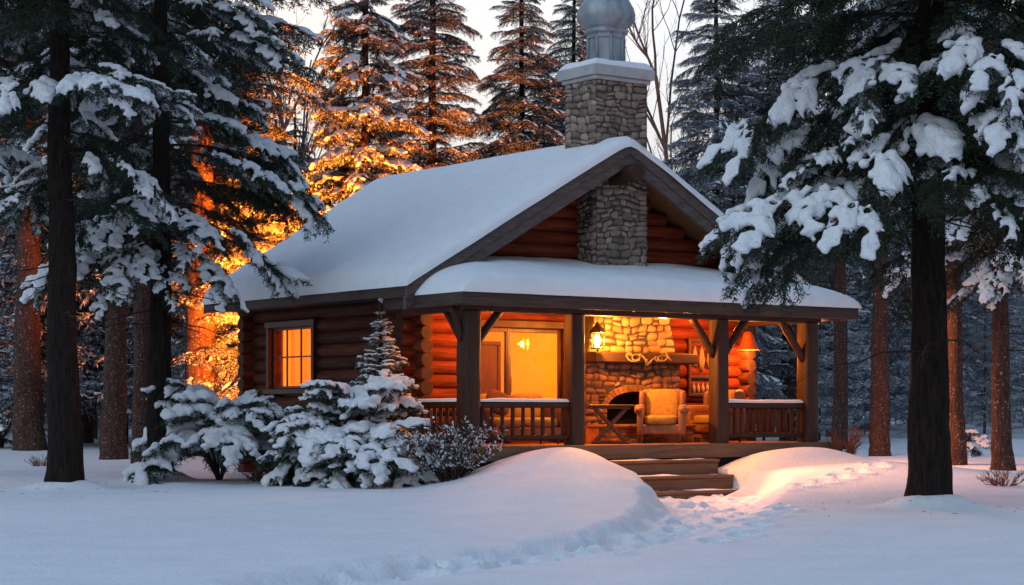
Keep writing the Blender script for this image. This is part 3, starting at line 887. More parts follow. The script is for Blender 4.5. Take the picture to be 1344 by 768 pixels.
g = Geo(); g.bbox((-.25, -.11, 3.22), (8.35, .11, 3.40), .02); g.obj('porch_beam', M_BEAM, cabin)
for uu in (0.0, 8.07):
    g = Geo(); g.bbox((uu - .10, .112, 3.22), (uu + .10, 2.0, 3.40), .02); g.obj('porch_beam', M_BEAM, cabin)
POSTS = [0.0, 2.30, 5.74, 8.07]
for k, uu in enumerate(POSTS):
    g = Geo(); r = .165 if k in (0, 3) else .15
    n = 14; zs = np.linspace(DECK, 3.22, 10); rsq = np.random.RandomState(k)
    V = []
    for z in zs:
        c = (rsq.rand(2) - .5) * .012
        for q in range(n):
            a = 2 * pi * (q + .5) / n
            e = .35; px = np.sign(cos(a)) * abs(cos(a)) ** e; py = np.sign(sin(a)) * abs(sin(a)) ** e
            V.append((uu + c[0] + r * px * (1 + .03 * (rsq.rand() - .5)), c[1] + r * py * (1 + .03 * (rsq.rand() - .5)), z))
    F = [(a * n + b, a * n + (b + 1) % n, (a + 1) * n + (b + 1) % n, (a + 1) * n + b) for a in range(9) for b in range(n)]
    g.add(V, F, 0, True)
    g.obj('porch_post', M_POST, cabin)


def brace(p0, p1, r=.075):
    p0 = np.array(p0, float); p1 = np.array(p1, float); mid_ = (p0 + p1) / 2 + np.array([0, 0, .03])
    g = Geo(); t = np.linspace(0, 1, 7)[:, None]
    P = (1 - t) ** 2 * p0 + 2 * t * (1 - t) * mid_ + t ** 2 * p1
    g.tube(P, r, 10, 0, True, True, 1.0, .04, int(abs(p0[0] * 10)))
    g.obj('post_brace', M_POST, cabin)


brace((.12, 0, 2.62), (.66, 0, 3.25)); brace((0, .12, 2.62), (0, .66, 3.25)); brace((-.12, 0, 2.72), (-.36, 0, 3.3), .06)
brace((5.62, 0, 2.55), (5.05, 0, 3.25)); brace((5.86, 0, 2.55), (6.42, 0, 3.25)); brace((7.95, 0, 2.50), (7.34, 0, 3.25)); brace((8.07, .12, 2.55), (8.07, .66, 3.25))


def railing(p0, p1, nb, seed=0, snow_side=-1):
    p0 = np.array(p0, float); p1 = np.array(p1, float); d = (p1 - p0); L = np.linalg.norm(d); d /= L
    rz = math.atan2(d[1], d[0])
    r = empty('railing', (0, 0, 0)); r.parent = cabin; r.location = (p0[0], p0[1], 0); r.rotation_euler = (0, 0, rz)
    g = Geo(); g.bbox((0, -.065, 1.56), (L, .065, 1.665), .02); g.obj('top_rail', M_POST, r)
    g = Geo(); g.bbox((0, -.045, 1.0), (L, .045, 1.085), .015); g.obj('bottom_rail', M_POST, r)
    rs = np.random.RandomState(seed)
    for k in range(nb):
        x = L * (k + .5) / nb
        g = Geo(); g.log((x + rs.uniform(-.01, .01), 0, 1.08), (x + rs.uniform(-.01, .01), 0, 1.565), .032 + .006 * rs.rand(), 8, 0, seed * 40 + k, .15)
        g.obj('baluster', M_POST, r)
    U = edge_axis(.0, L, .08, .04); Vv = np.array([-.062, -.057, -.045, -.02, 0, .02, .045, .057, .062])
    P, F = snow_sheet(U, Vv, lambda u, v: 0 * u + 1.663, .055, lambda u, v: np.minimum(.062 - np.abs(v), np.minimum(u, L - u) + .0), .05, 2, seed)
    Geo().add(P, F, 0, True).obj('snow_cover', M_SNOW, r)


railing((.17, 0), (2.14, 0), 9, 1); railing((5.90, 0), (7.90, 0), 12, 2); railing((0, 1.90), (0, .17), 9, 3); railing((8.07, .17), (8.07, 1.9), 9, 4)

# deck
g = Geo()
nb = 17
for k in range(nb):
    v0_ = -.20 + k * (2.16 / nb); g.bbox((-.22, v0_ + .004, DECK - .045), (8.62, v0_ + 2.16 / nb - .004, DECK), .006)
deck = g.obj('deck', M_DECK, cabin)
g = Geo(); g.bbox((-.22, -.235, DECK - .26), (8.62, -.205, DECK - .004), .006); g.bbox((8.625, -.23, DECK - .26), (8.655, 1.96, DECK - .004), .006)
g.bbox((-.255, -.23, DECK - .26), (-.225, 1.96, DECK - .004), .006); g.obj('deck_skirt', M_STEP, deck)
g = Geo(); g.box((-.18, -.17, -.3), (8.58, 1.95, DECK - .05)); g.obj('under_deck_shade', M_SOOT_SHADE, deck)  # near-black block, the shade below the deck put into its colour
for k, (zt, vf) in enumerate(((.62, -.60), (.345, -.98), (.085, -1.36))):
    g = Geo(); g.bbox((2.7, vf, zt - .06), (5.24 + .02 * k, vf + .42, zt), .015); g.bbox((2.7, vf + .03, zt - .30), (5.22 + .02 * k, vf + .40, zt - .062), .01)
    s_ = g.obj('step', M_STEP, cabin)
    U = edge_axis(2.72, 5.2, .07, .05); Vv = np.linspace(vf + .03, vf + .40, 9)
    UUg, VVg = np.meshgrid(U, Vv, indexing='xy')
    hh = .05 * np.clip(fbm(UUg * 1.6 + 5 * k, VVg * 4 + 3 * k, 3) + .25, 0, 1) * np.clip((VVg - vf) / .30, 0, 1) * np.clip(np.minimum(UUg - 2.72, 5.2 - UUg) / .1, 0, 1) - .012
    m, n = UUg.shape; i = np.arange(m - 1)[:, None] * n; j = np.arange(n - 1)[None]
    Geo().add(np.stack([UUg, VVg, zt + hh], -1).reshape(-1, 3), np.stack([i + j, i + j + 1, i + n + j + 1, i + n + j], -1).reshape(-1, 4), 0, True).obj('snow_dusting', M_SNOW, s_)

# fireplace
FU0, FU1, FV = 3.70, 6.05, 1.46
FC = (FU0 + FU1) / 2
AW, AZ0, AZS, AR = .68, 1.26, 1.56, .32                # arch half width, sill, spring, rise


def arch_z(u):
    t = (u - FC) / AW
    return AZS + AR * sqrt(max(0, 1 - t * t)) if abs(t) < 1 else AZ0


g = Geo()
stone_face(g, (0, FV, 0), (1, 0, 0), (0, -1, 0), DECK, 2.42, lambda z: FU0, lambda z: FU1, (.085, .15), (.12, .30),
           lambda u, z: (abs(u - FC) < AW + .10 and AZ0 < z < AZS) or (z >= AZS and ((u - FC) / (AW + .12)) ** 2 + ((z - AZS) / (AR + .14)) ** 2 < 1), .035, .009)
stone_face(g, (FU1, 0, 0), (0, 1, 0), (1, 0, 0), DECK, 2.42, lambda z: FV, lambda z: 1.98, (.085, .15), (.12, .26))
stone_face(g, (FU0, 0, 0), (0, 1, 0), (-1, 0, 0), DECK, 2.42, lambda z: FV, lambda z: 1.98, (.085, .15), (.12, .26))
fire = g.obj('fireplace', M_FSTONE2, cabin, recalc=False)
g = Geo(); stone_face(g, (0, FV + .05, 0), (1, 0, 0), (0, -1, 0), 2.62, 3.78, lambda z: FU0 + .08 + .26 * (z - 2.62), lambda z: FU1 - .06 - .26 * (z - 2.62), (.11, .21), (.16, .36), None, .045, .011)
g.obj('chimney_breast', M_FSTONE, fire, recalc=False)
g = Geo()                                              # voussoirs round the arch
nv = 19
for k in range(nv):
    a0 = pi * (1 - k / nv) - .012; a1 = pi * (1 - (k + 1) / nv) + .012
    P = []
    for rr_, dd in ((1.0, 0), (1, 1)):
        pass
    c = []
    for aa in (a0, a1):
        for ex in (0, .12):
            c.append((FC + (AW + ex) * cos(aa), AZS + (AR + ex * 1.1) * sin(aa)))
    V = [(p[0], FV - .045, p[1]) for p in (c[0], c[2], c[3], c[1])] + [(p[0], FV + .05, p[1]) for p in (c[0], c[2], c[3], c[1])]
    g.add(V, [(0, 1, 2, 3), (0, 4, 5, 1), (1, 5, 6, 2), (2, 6, 7, 3), (3, 7, 4, 0)])
for s in (-1, 1):
    z = AZ0
    for k in range(3):
        h = (AZS - AZ0) / 3
        u0 = FC + s * AW; u1 = FC + s * (AW + .12)
        g.bbox((min(u0, u1), FV - .04, z + .006), (max(u0, u1), FV + .05, z + h - .006), .015); z += h
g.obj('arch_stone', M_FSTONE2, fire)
g = Geo()
g.box((FU0 + .005, FV + .005, DECK), (FC - AW - .02, 1.99, 2.418)); g.box((FC + AW + .02, FV + .005, DECK), (FU1 - .005, 1.99, 2.418))
g.box((FC - AW - .02, FV + .005, DECK), (FC + AW + .02, 1.99, AZ0))
NA = 24
for k in range(NA):
    u0 = FC - AW - .02 + (2 * AW + .04) * k / NA; u1 = FC - AW - .02 + (2 * AW + .04) * (k + 1) / NA
    g.box((u0, FV + .005, max(AZS - .02, arch_z((u0 + u1) / 2))), (u1, FV + .12, 2.418))
P = [(FU0 + .09, 2.62), (FU1 - .07, 2.62), (FU1 - .07 - .30, 3.78), (FU0 + .09 + .30, 3.78)]
g.prism(P, 'y', FV + .055, 1.99)
g.obj('mortar_core', M_MORTAR, fire)
g = Geo(); g.box((FC - AW, 1.93, AZ0), (FC + AW, 1.96, 2.1)); g.box((FC - AW, FV + .12, AZ0), (FC - AW + .02, 1.93, 2.1)); g.box((FC + AW - .02, FV + .12, AZ0), (FC + AW, 1.93, 2.1)); g.box((FC - AW, FV + .12, 2.08), (FC + AW, 1.93, 2.1))
g.obj('firebox', M_SOOT_SHADE, fire)
g = Geo(); g.bbox((FU0 - .02, FV - .30, 2.42), (FU1 + .22, 1.98, 2.62), .025); g.obj('mantel_shelf', M_BEAM, fire)
g = Geo()
stone_face(g, (0, FV - .40, 0), (1, 0, 0), (0, -1, 0), DECK, 1.19, lambda z: FU0, lambda z: FU1, (.10, .14), (.14, .30), None, .03)
g.box((FU0 + .004, FV - .396, DECK), (FU1 - .004, FV, 1.19)); g.bbox((FU0 - .03, FV - .45, 1.19), (FU1 + .03, FV - .047, 1.25), .015)
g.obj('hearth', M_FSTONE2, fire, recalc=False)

# small corner wall lamp with a flared shade
g = Geo()
lz = 2.78; lu, lv = 7.90, 1.52
lamp = empty('wall_lamp', (*lw(lu, lv), 0), TH, 'porch lamp with a flared copper-orange shade at the right cabin corner', 'lamp')
g.box((.0, .10, lz + .32), (.02, .14, lz + .36)); g.tube([(0, .12, lz + .34), (0, .05, lz + .40), (0, 0, lz + .42), (0, 0, lz + .36)], .014, 8)
g.box((.02, .09, lz + .28), (.24, .15, lz + .40)); g.obj('bracket', M_IRON, lamp)
g = Geo(); g.lathe([(.04, lz + .33), (.085, lz + .31), (.11, lz + .25), (.135, lz + .15), (.17, lz + .05), (.225, lz - .03), (.23, lz - .045)], 20, (0, 0, 0)); g.obj('lamp_shade', M_SHADE, lamp)
g = Geo(); g.lathe([(0, lz - .01), (.03, lz + .01), (.035, lz + .05), (.02, lz + .10), (.015, lz + .15), (0, lz + .15)], 12); g.obj('bulb', M_BULB, lamp)


# ------------------------------------------------------------------ things on the porch
def porch_thing(name, u, v, z, rz, label, cat, group=None):
    x, y = lw(u, v)
    return empty(name, (x, y, z), TH + rz, label, cat, group)


# lantern
LZ = 2.66
lan = porch_thing('hanging_lantern', 3.62, 1.0, LZ, .25, 'lit black iron lantern hanging on a chain before the stonework', 'lantern')
g = Geo(); R6 = .12
for k in range(6):
    a = k * pi / 3; g.tube([(R6 * cos(a), R6 * sin(a), .03), (R6 * 1.12 * cos(a), R6 * 1.12 * sin(a), .30)], .009, 6)
g.lathe([(0, 0), (.13, 0), (.14, .02), (.12, .035), (0, .035)], 6, smooth=False)
g.lathe([(.15, .295), (.165, .31), (.12, .37), (.06, .44), (.03, .47), (.03, .50), (0, .51)], 6, smooth=False)
g.lathe([(0, -.05), (.018, -.035), (.02, -.015), (.012, 0)], 8)
g.obj('cage', M_IRON, lan)
g = Geo()
zt = PZ + PS * (1.0 - PV0) - .10 - LZ
k = 0; z = .50
while z < zt:
    a = (k % 2) * pi / 2
    t = np.linspace(0, 2 * pi, 9)
    P = np.stack([.014 * np.cos(t) * cos(a), .014 * np.cos(t) * sin(a), z + .028 + .028 * np.sin(t)], -1)
    g.tube(P, .005, 5, cap=False); z += .045; k += 1
g.obj('chain', M_IRON, lan)
g = Geo(); g.lathe([(.098, .04), (.108, .29)], 6, smooth=False); g.obj('lantern_glass', M_LGLASS, lan)
for dx in (-.035, .04):
    g = Geo(); g.lathe([(.016, .035), (.018, .10), (.022, .13), (.034, .17), (.030, .21), (.012, .26), (0, .275)], 10, (dx, .01, 0)); g.obj('bulb', M_BULB, lan)


def rot(c, rz=0, rx=0, ry=0):
    return mat4(c, rz, ry, rx)


def armchair(name, u, v, rz, label):
    t = porch_thing(name, u, v, DECK, rz, label, 'armchair', 'yellow armchairs on the porch')
    g = Geo()
    g.bbox((-.40, -.36, .17), (.40, .34, .36), .03, smooth=False)
    g.superq((0, .33, .64), (.86, .16, .78), .30, 14, 0, None)
    g.obj('frame', M_BROWNF, t)
    for s in (-1, 1):
        g = Geo()
        g.superq((s * .385, -.03, .40), (.13, .76, .50), .28)
        g.superq((s * .41, -.04, .63), (.19, .80, .16), .55)
        g.obj('armrest', M_BROWNF, t)
        g = Geo(); g.superq((s * .41, -.05, .695), (.17, .72, .06), .6); g.obj('arm_pad', M_YELLOW, t)
        g = Geo(); g.superq((s * .385, .20, .82), (.10, .30, .36), .5); g.obj('wing', M_BROWNF, t)
        for dy in (-.30, .30):
            g = Geo(); g.lathe([(.018, 0), (.026, .03), (.040, .16), (.04, .18)], 10, (s * .35, dy, 0)); g.obj('leg', M_DARKWOOD, t)
    g = Geo(); g.superq((0, -.06, .44), (.64, .68, .18), .42); g.obj('seat_cushion', M_YELLOW, t)
    g = Geo(); g.superq((0, .23, .74), (.64, .20, .62), .42, 14, 0, mat4((0, 0, 0), 0, 0, -.10)); g.obj('back_cushion', M_YELLOW, t)
    return t


armchair('armchair', 4.86, .62, -TH - .12, 'yellow-cushioned armchair facing out in front of the stone fireplace')
armchair('armchair', 6.62, 1.05, -pi / 2 + .25 - TH * .3, 'yellow armchair behind the right porch railing, seen between balusters')

# folding table with crossed legs
t = porch_thing('side_table', 3.62, .62, DECK, -TH + .05, 'dark wooden side table with crossed legs left of the armchair', 'table')
g = Geo()
for k in range(5): g.bbox((-.42, -.25 + k * .10 + .003, .69), (.42, -.25 + (k + 1) * .10 - .003, .725), .008)
g.bbox((-.36, -.20, .645), (.36, -.15, .688)); g.bbox((-.36, .15, .645), (.36, .20, .688)); g.obj('table_top', M_DARKWOOD, t)
for s in (-1, 1):
    for yy in (-.17, .17):
        g = Geo(); L_ = math.hypot(.56, .60); an = math.atan2(.60, .56 * s)
        g.bbox((-L_ / 2, -.018, -.028), (L_ / 2, .018, .028), .006, 0, mat4((0, yy + .02 * s, .345), 0, -an, 0)); g.obj('leg', M_DARKWOOD, t)
for yy in (-.17, .17):
    g = Geo(); g.bbox((-.34, yy - .04, .0), (.34, yy + .04, .05), .015); g.obj('foot', M_DARKWOOD, t)
g = Geo(); g.log((0, -.2, .345), (0, .2, .345), .022, 8); g.obj('stretcher', M_DARKWOOD, t)

# sofa behind the left railing
t = porch_thing('sofa', 2.0, 1.35, DECK, -.10, 'two-seat sofa with yellow cushions behind the left porch railing', 'sofa')
g = Geo(); g.bbox((-.78, -.38, .12), (.78, .36, .32), .03); g.superq((0, .34, .58), (1.6, .16, .62), .3); g.obj('frame', M_BROWNF, t)
for s in (-1, 1):
    g = Geo(); g.superq((s * .80, -.02, .44), (.18, .80, .52), .35); g.obj('armrest', M_DARKF, t)
    g = Geo(); g.superq((s * .36, -.05, .40), (.72, .70, .18), .4); g.obj('seat_cushion', M_YELLOW, t)
    g = Geo(); g.superq((s * .36 + .02, .22, .70), (.72, .22, .50), .45, 14, 0, mat4((0, 0, 0), 0, 0, -.08)); g.obj('back_cushion', M_YELLOW, t)
    for dy in (-.32, .30):
        g = Geo(); g.lathe([(.02, 0), (.03, .12), (.03, .13)], 8, (s * .7, dy, 0)); g.obj('leg', M_DARKWOOD, t)
x, y = lw(1.55, 1.30)
g = Geo(); g.superq((0, 0, 0), (.50, .18, .44), .6, 14, 0, mat4((0, 0, 0), 0, .35, -.3)); o = g.obj('throw_pillow', M_DARKF); o.location = (x, y, DECK + .76); o.rotation_euler = (0, 0, TH - .1)
tag(o, 'dark brown throw pillow leaning at the left end of the porch sofa', 'pillow')

# crates beside the hearth
for (u, v, z, s, rz, lab) in ((6.55, 1.35, DECK, (.56, .40, .24), .1, 'lower slatted wooden crate on the porch floor right of the hearth'), (6.42, 1.38, DECK + .245, (.40, .34, .18), -.15, 'smaller slatted crate stacked on top beside the hearth'), (6.98, 1.55, DECK, (.34, .34, .24), .2, 'dark low crate against the log wall beside the slatted crates')):
    c = porch_thing('wooden_crate', u, v, z, rz, lab, 'crate', 'crates by the porch hearth')
    mt = M_DARKWOOD if 'dark' in lab else M_CRATE
    a, b_, h = s
    for yy in (-b_ / 2, b_ / 2 - .015):
        g = Geo()
        for k in range(3): g.bbox((-a / 2, yy, k * h / 3 + .004), (a / 2, yy + .015, (k + 1) * h / 3 - .006), .004)
        g.obj('side_panel', mt, c)
    for xx in (-a / 2, a / 2 - .015):
        g = Geo()
        for k in range(3): g.bbox((xx, -b_ / 2 + .016, k * h / 3 + .004), (xx + .015, b_ / 2 - .016, (k + 1) * h / 3 - .006), .004)
        g.obj('end_panel', mt, c)
    g = Geo()
    for k in range(4): g.bbox((-a / 2 + .016, -b_ / 2 + .018 + k * (b_ - .036) / 4, h - .025), (a / 2 - .016, -b_ / 2 + .014 + (k + 1) * (b_ - .036) / 4, h - .008), .003)
    g.obj('lid', mt, c)

# wall cabinet with drying bundles and bottles
cb = porch_thing('wall_cabinet', 7.06, 1.96, 1.80, 0, 'dark wooden wall cabinet with open shelf on the porch logs', 'cabinet')
g = Geo()
g.bbox((-.40, -.06, 0), (-.33, .05, 1.16)); g.bbox((.33, -.06, 0), (.40, .05, 1.16)); g.bbox((-.33, -.06, 1.09), (.33, .05, 1.16)); g.bbox((-.33, -.06, 0), (.33, .05, .07)); g.obj('frame', M_FRAME, cb)
g = Geo(); g.box((-.33, .03, .07), (.33, .045, 1.09)); g.obj('back_panel', M_DARKWOOD, cb)
g = Geo(); g.bbox((-.33, -.055, .36), (.33, .03, .39)); g.obj('shelf', M_FRAME, cb)
g = Geo(); g.log((-.33, -.01, 1.0), (.33, -.01, 1.0), .01, 6); g.obj('hanging_rod', M_IRON, cb)
for k, dx in enumerate((-.20, -.02, .19)):
    x, y = lw(7.06 + dx, 1.95)
    b = empty('dried_bundle', (x, y, 2.80), TH, ('short pale dried bundle hanging leftmost in the wall cabinet', 'longest pale dried bundle hanging in the middle of the wall cabinet', 'slim pale dried bundle hanging rightmost in the wall cabinet')[k], 'dried bundle', 'pale bundles hanging in the wall cabinet')
    g = Geo(); L_ = (.40, .50, .44)[k]
    for q in range(7):
        a = q * 2 * pi / 7
        g.tube([(0, 0, -.02), (.03 * cos(a), .012 * sin(a), -.12), (.055 * cos(a), .02 * sin(a), -.28), (.03 * cos(a), .01 * sin(a), -L_)], [.008, .018, .024, .008], 6)
    g.obj('stems', M_PALE, b)
    g = Geo(); g.tube([(0, 0, .0), (0, 0, -.10)], [.012, .02], 8); g.obj('string_tie', M_CRATE, b)
for k in range(5):
    x, y = lw(7.06 - .24 + .12 * k, 1.94)
    b = empty('small_bottle', (x, y, 1.872), TH, 'small pale bottle standing in the row at the bottom of the wall cabinet', 'bottle', 'bottles in the wall cabinet')
    g = Geo(); g.lathe([(0, 0), (.035, 0), (.036, .10), (.03, .13), (.013, .16), (.012, .20)], 12); g.obj('body', M_GLASSJ, b)
    g = Geo(); g.lathe([(.014, .20), (.014, .225), (0, .227)], 10); g.obj('cap', M_DARKWOOD, b)

# pale twisted driftwood garland on the mantel front
x, y = lw(4.98, FV - .33)
t = np.linspace(0, 1, 90)
P = np.stack([-.50 + 1.0 * t, .03 * np.sin(t * 30), .06 * np.sin(t * 3 * pi) - .02 + .05 * np.cos(t * 21)], -1)
for c, s in ((.12, 1), (.82, -1)):                       # curled loops near both ends
    w = np.exp(-((t - c) / .10) ** 2)
    P[:, 0] += w * .12 * np.cos(t * 60); P[:, 2] += w * (.08 * np.sin(t * 60) - .02)
g = Geo(); g.tube(P, (.010 + .005 * np.sin(t * 40)) , 7)
P2 = P + np.stack([.03 * np.cos(t * 50), -.02 + .02 * np.sin(t * 44), .025 * np.sin(t * 50)], -1); g.tube(P2, .007, 6)
o = g.obj('driftwood_garland', M_PALE); o.location = (x, y, 2.53); o.rotation_euler = (0, 0, TH)
tag(o, 'pale twisted driftwood garland curling along the fireplace mantel', 'garland')

# ------------------------------------------------------------------ branches, needles and snow pads
def needles(curves, rng, per_m, ln, wd, flatz=.75, fwd=.65):
    """many small needle-tuft faces along a set of curves -> verts, faces"""
    P = []; T = []
    for C, t0 in curves:
        seg = np.linalg.norm(np.diff(C, axis=0), axis=1); L = seg.sum(); n = max(2, int(L * (1 - t0) * per_m))
        cum = np.concatenate([[0], np.cumsum(seg)])
        s = (t0 + (1 - t0) * rng.rand(n)) * L
        k = np.clip(np.searchsorted(cum, s) - 1, 0, len(seg) - 1)
        f = ((s - cum[k]) / (seg[k] + 1e-9))[:, None]
        P.append(C[k] * (1 - f) + C[k + 1] * f); T.append((C[k + 1] - C[k]) / (seg[k][:, None] + 1e-9))
    P = np.concatenate(P); T = np.concatenate(T); n = len(P)
    r = rng.randn(n, 3); r -= (r * T).sum(1)[:, None] * T; r /= np.linalg.norm(r, axis=1)[:, None] + 1e-9
    r[:, 2] *= flatz
    d = T * fwd + r * (1 - fwd * .35); d /= np.linalg.norm(d, axis=1)[:, None]
    w = np.cross(d, rng.randn(n, 3)); w /= np.linalg.norm(w, axis=1)[:, None] + 1e-9
    l = (ln * (.6 + .8 * rng.rand(n)))[:, None]; ww = (wd * (.7 + .6 * rng.rand(n)))[:, None]
    V = np.stack([P, P + d * l * .45 + w * ww * .5, P + d * l, P + d * l * .45 - w * ww * .5], 1).reshape(-1, 3)
    return V, np.arange(4 * n).reshape(-1, 4)


def remesh(g, voxel, smooth=2, ratio=None):
    me = g.build_mesh('tmp', M_SNOW)
    o = bpy.data.objects.new('tmp', me); COL.objects.link(o)
    m = o.modifiers.new('r', 'REMESH'); m.mode = 'VOXEL'; m.voxel_size = voxel
    if smooth:
        s = o.modifiers.new('s', 'SMOOTH'); s.factor = .5; s.iterations = smooth
    if ratio:
        dmod = o.modifiers.new('d', 'DECIMATE'); dmod.ratio = ratio
    dg = bpy.context.evaluated_depsgraph_get(); dg.update()
    e = o.evaluated_get(dg).to_mesh()
    V = np.empty(len(e.vertices) * 3, np.float32); e.vertices.foreach_get('co', V)
    e.calc_loop_triangles()
    Fq = [p.vertices[:] for p in e.polygons]
    V = V.reshape(-1, 3).astype(float)
    o.evaluated_get(dg).to_mesh_clear(); bpy.data.objects.remove(o); bpy.data.meshes.remove(me)
    out = Geo()
    q = [f for f in Fq if len(f) == 4]; t = [f for f in Fq if len(f) == 3]
    out.v.append(V); out.n = len(V)
    if q: out.f.append((np.array(q), 0, True))
    if t: out.f.append((np.array(t), 0, True))
    return out


def branch(seed, L=2.8, nsec=22, rise=.12, droop=.42, secl=.40, hang=.5, per_m=60, ln=.085, wd=.016, tert=True, snow=.085, voxel=.05, cover=.85, thin=.0, t_start=.12, ratio=None):
    """one conifer bough along +x: wood + needles (Geo, mats 0/1) and its snow pad (Geo)"""
    rng = np.random.RandomState(seed)
    t = np.linspace(0, 1, 14)
    wob = np.cumsum(rng.randn(14)) * .018 * L * .5
    main = np.stack([L * t * (1 - .10 * t * t), wob * t, L * (rise * t - droop * t ** 2.0)], -1)
    wood = Geo(); wood.tube(main, np.linspace(.032, .006, 14) * L / 2.8, 5, 0, True, False)
    curves = [(main, .30)]; secs = []
    for k in range(nsec):
        tt = t_start + (.97 - t_start) * (k + rng.rand() * .6) / nsec
        side = 1 if k % 2 else -1
        p = np.array([np.interp(tt, t, main[:, c]) for c in range(3)])
        tan = np.array([np.interp(min(1, tt + .03), t, main[:, c]) for c in range(3)]) - p; tan /= np.linalg.norm(tan) + 1e-9
        l = L * secl * (.22 + .78 * (1 - tt) ** .75) * min(1, .45 + tt / .30) * rng.uniform(.7, 1.15)
        a = side * radians(rng.uniform(38, 62))
        d = np.array([cos(a) * tan[0] - sin(a) * tan[1], sin(a) * tan[0] + cos(a) * tan[1], tan[2] * .7])
        s = np.linspace(0, 1, 7)[:, None]
        fw = np.array([1, 0, 0]) * .18
        C = p + (d * s + fw * s * s) * l + np.array([0, 0, -1]) * hang * l * s ** 1.8 + np.cumsum(rng.randn(7, 3), axis=0) * .010
        secs.append((C, l)); curves.append((C, .05))
        wood.tube(C, np.linspace(.010, .003, 7), 3, 0, True, False)
        if tert:
            m = int(l / .11)
            for q in range(m):
                s_ = .12 + .8 * (q + rng.rand() * .5) / max(1, m); i0 = s_ * 6; i = min(5, int(i0)); pp = C[i] + (C[i + 1] - C[i]) * (i0 - i)
                td = C[i + 1] - C[i]; td /= np.linalg.norm(td) + 1e-9
                aa = (1 if q % 2 else -1) * radians(rng.uniform(35, 60)); l3 = rng.uniform(.10, .24) * (1.1 - .5 * s_)
                d3 = np.array([cos(aa) * td[0] - sin(aa) * td[1], sin(aa) * td[0] + cos(aa) * td[1], td[2]])
                s3 = np.linspace(0, 1, 3)[:, None]
                curves.append((pp + d3 * s3 * l3 + np.array([0, 0, -1]) * l3 * .55 * s3 ** 2, 0))
    V, F = needles(curves, rng, per_m * (1 - thin), ln, wd)
    wood.add(V, F, 1)
    sg = None
    if snow:
        s = Geo()

        def finger(C, t0, t1, r, sd):
            n = 9; tt_ = np.linspace(t0, t1, n); k = np.linspace(0, 1, len(C))
            P = np.stack([np.interp(tt_, k, C[:, c]) for c in range(3)], -1)
            q = np.linspace(0, 1, n)
            R = r * np.sqrt(np.clip(1 - (2 * q - 1) ** 6, .03, 1)) * (.82 + .30 * np.sin(q * rng.uniform(5, 11) + rng.rand() * 6)) * (1.08 - .30 * q)
            P[:, 2] += R * .62
            s.tube(P, R, 8, 0, True, True, .80)
        finger(main, rng.uniform(.45, .66), .985, snow * 1.25, 0)
        for C, l in secs:
            if rng.rand() < cover:
                finger(C, rng.uniform(0, .12), rng.uniform(.72, .98), snow * rng.uniform(.75, 1.2) * min(1.15, .55 + l / (.5 * L * secl) * .45), 1)
        for k in range(int(10 * cover)):                     # heaped lumps where twigs crowd
            C, l = secs[rng.randint(len(secs))]; p = C[rng.randint(1, 5)]
            s.superq((p[0], p[1], p[2] + snow * .75), (snow * rng.uniform(2.2, 4.0), snow * rng.uniform(2.0, 3.4), snow * rng.uniform(1.4, 2.1)), .9, 7)
        sg = remesh(s, voxel, 3, ratio)
        V = sg.v[0]; c = V * 1.0
        V[:, 2] += snow * .55 * fbm(c[:, 0] * 5 + seed, c[:, 1] * 5 + c[:, 2] * 3, 3); V[:, 1] += snow * .45 * fbm(c[:, 0] * 6 + 40, c[:, 2] * 6 + seed, 2)
    return wood, sg, L


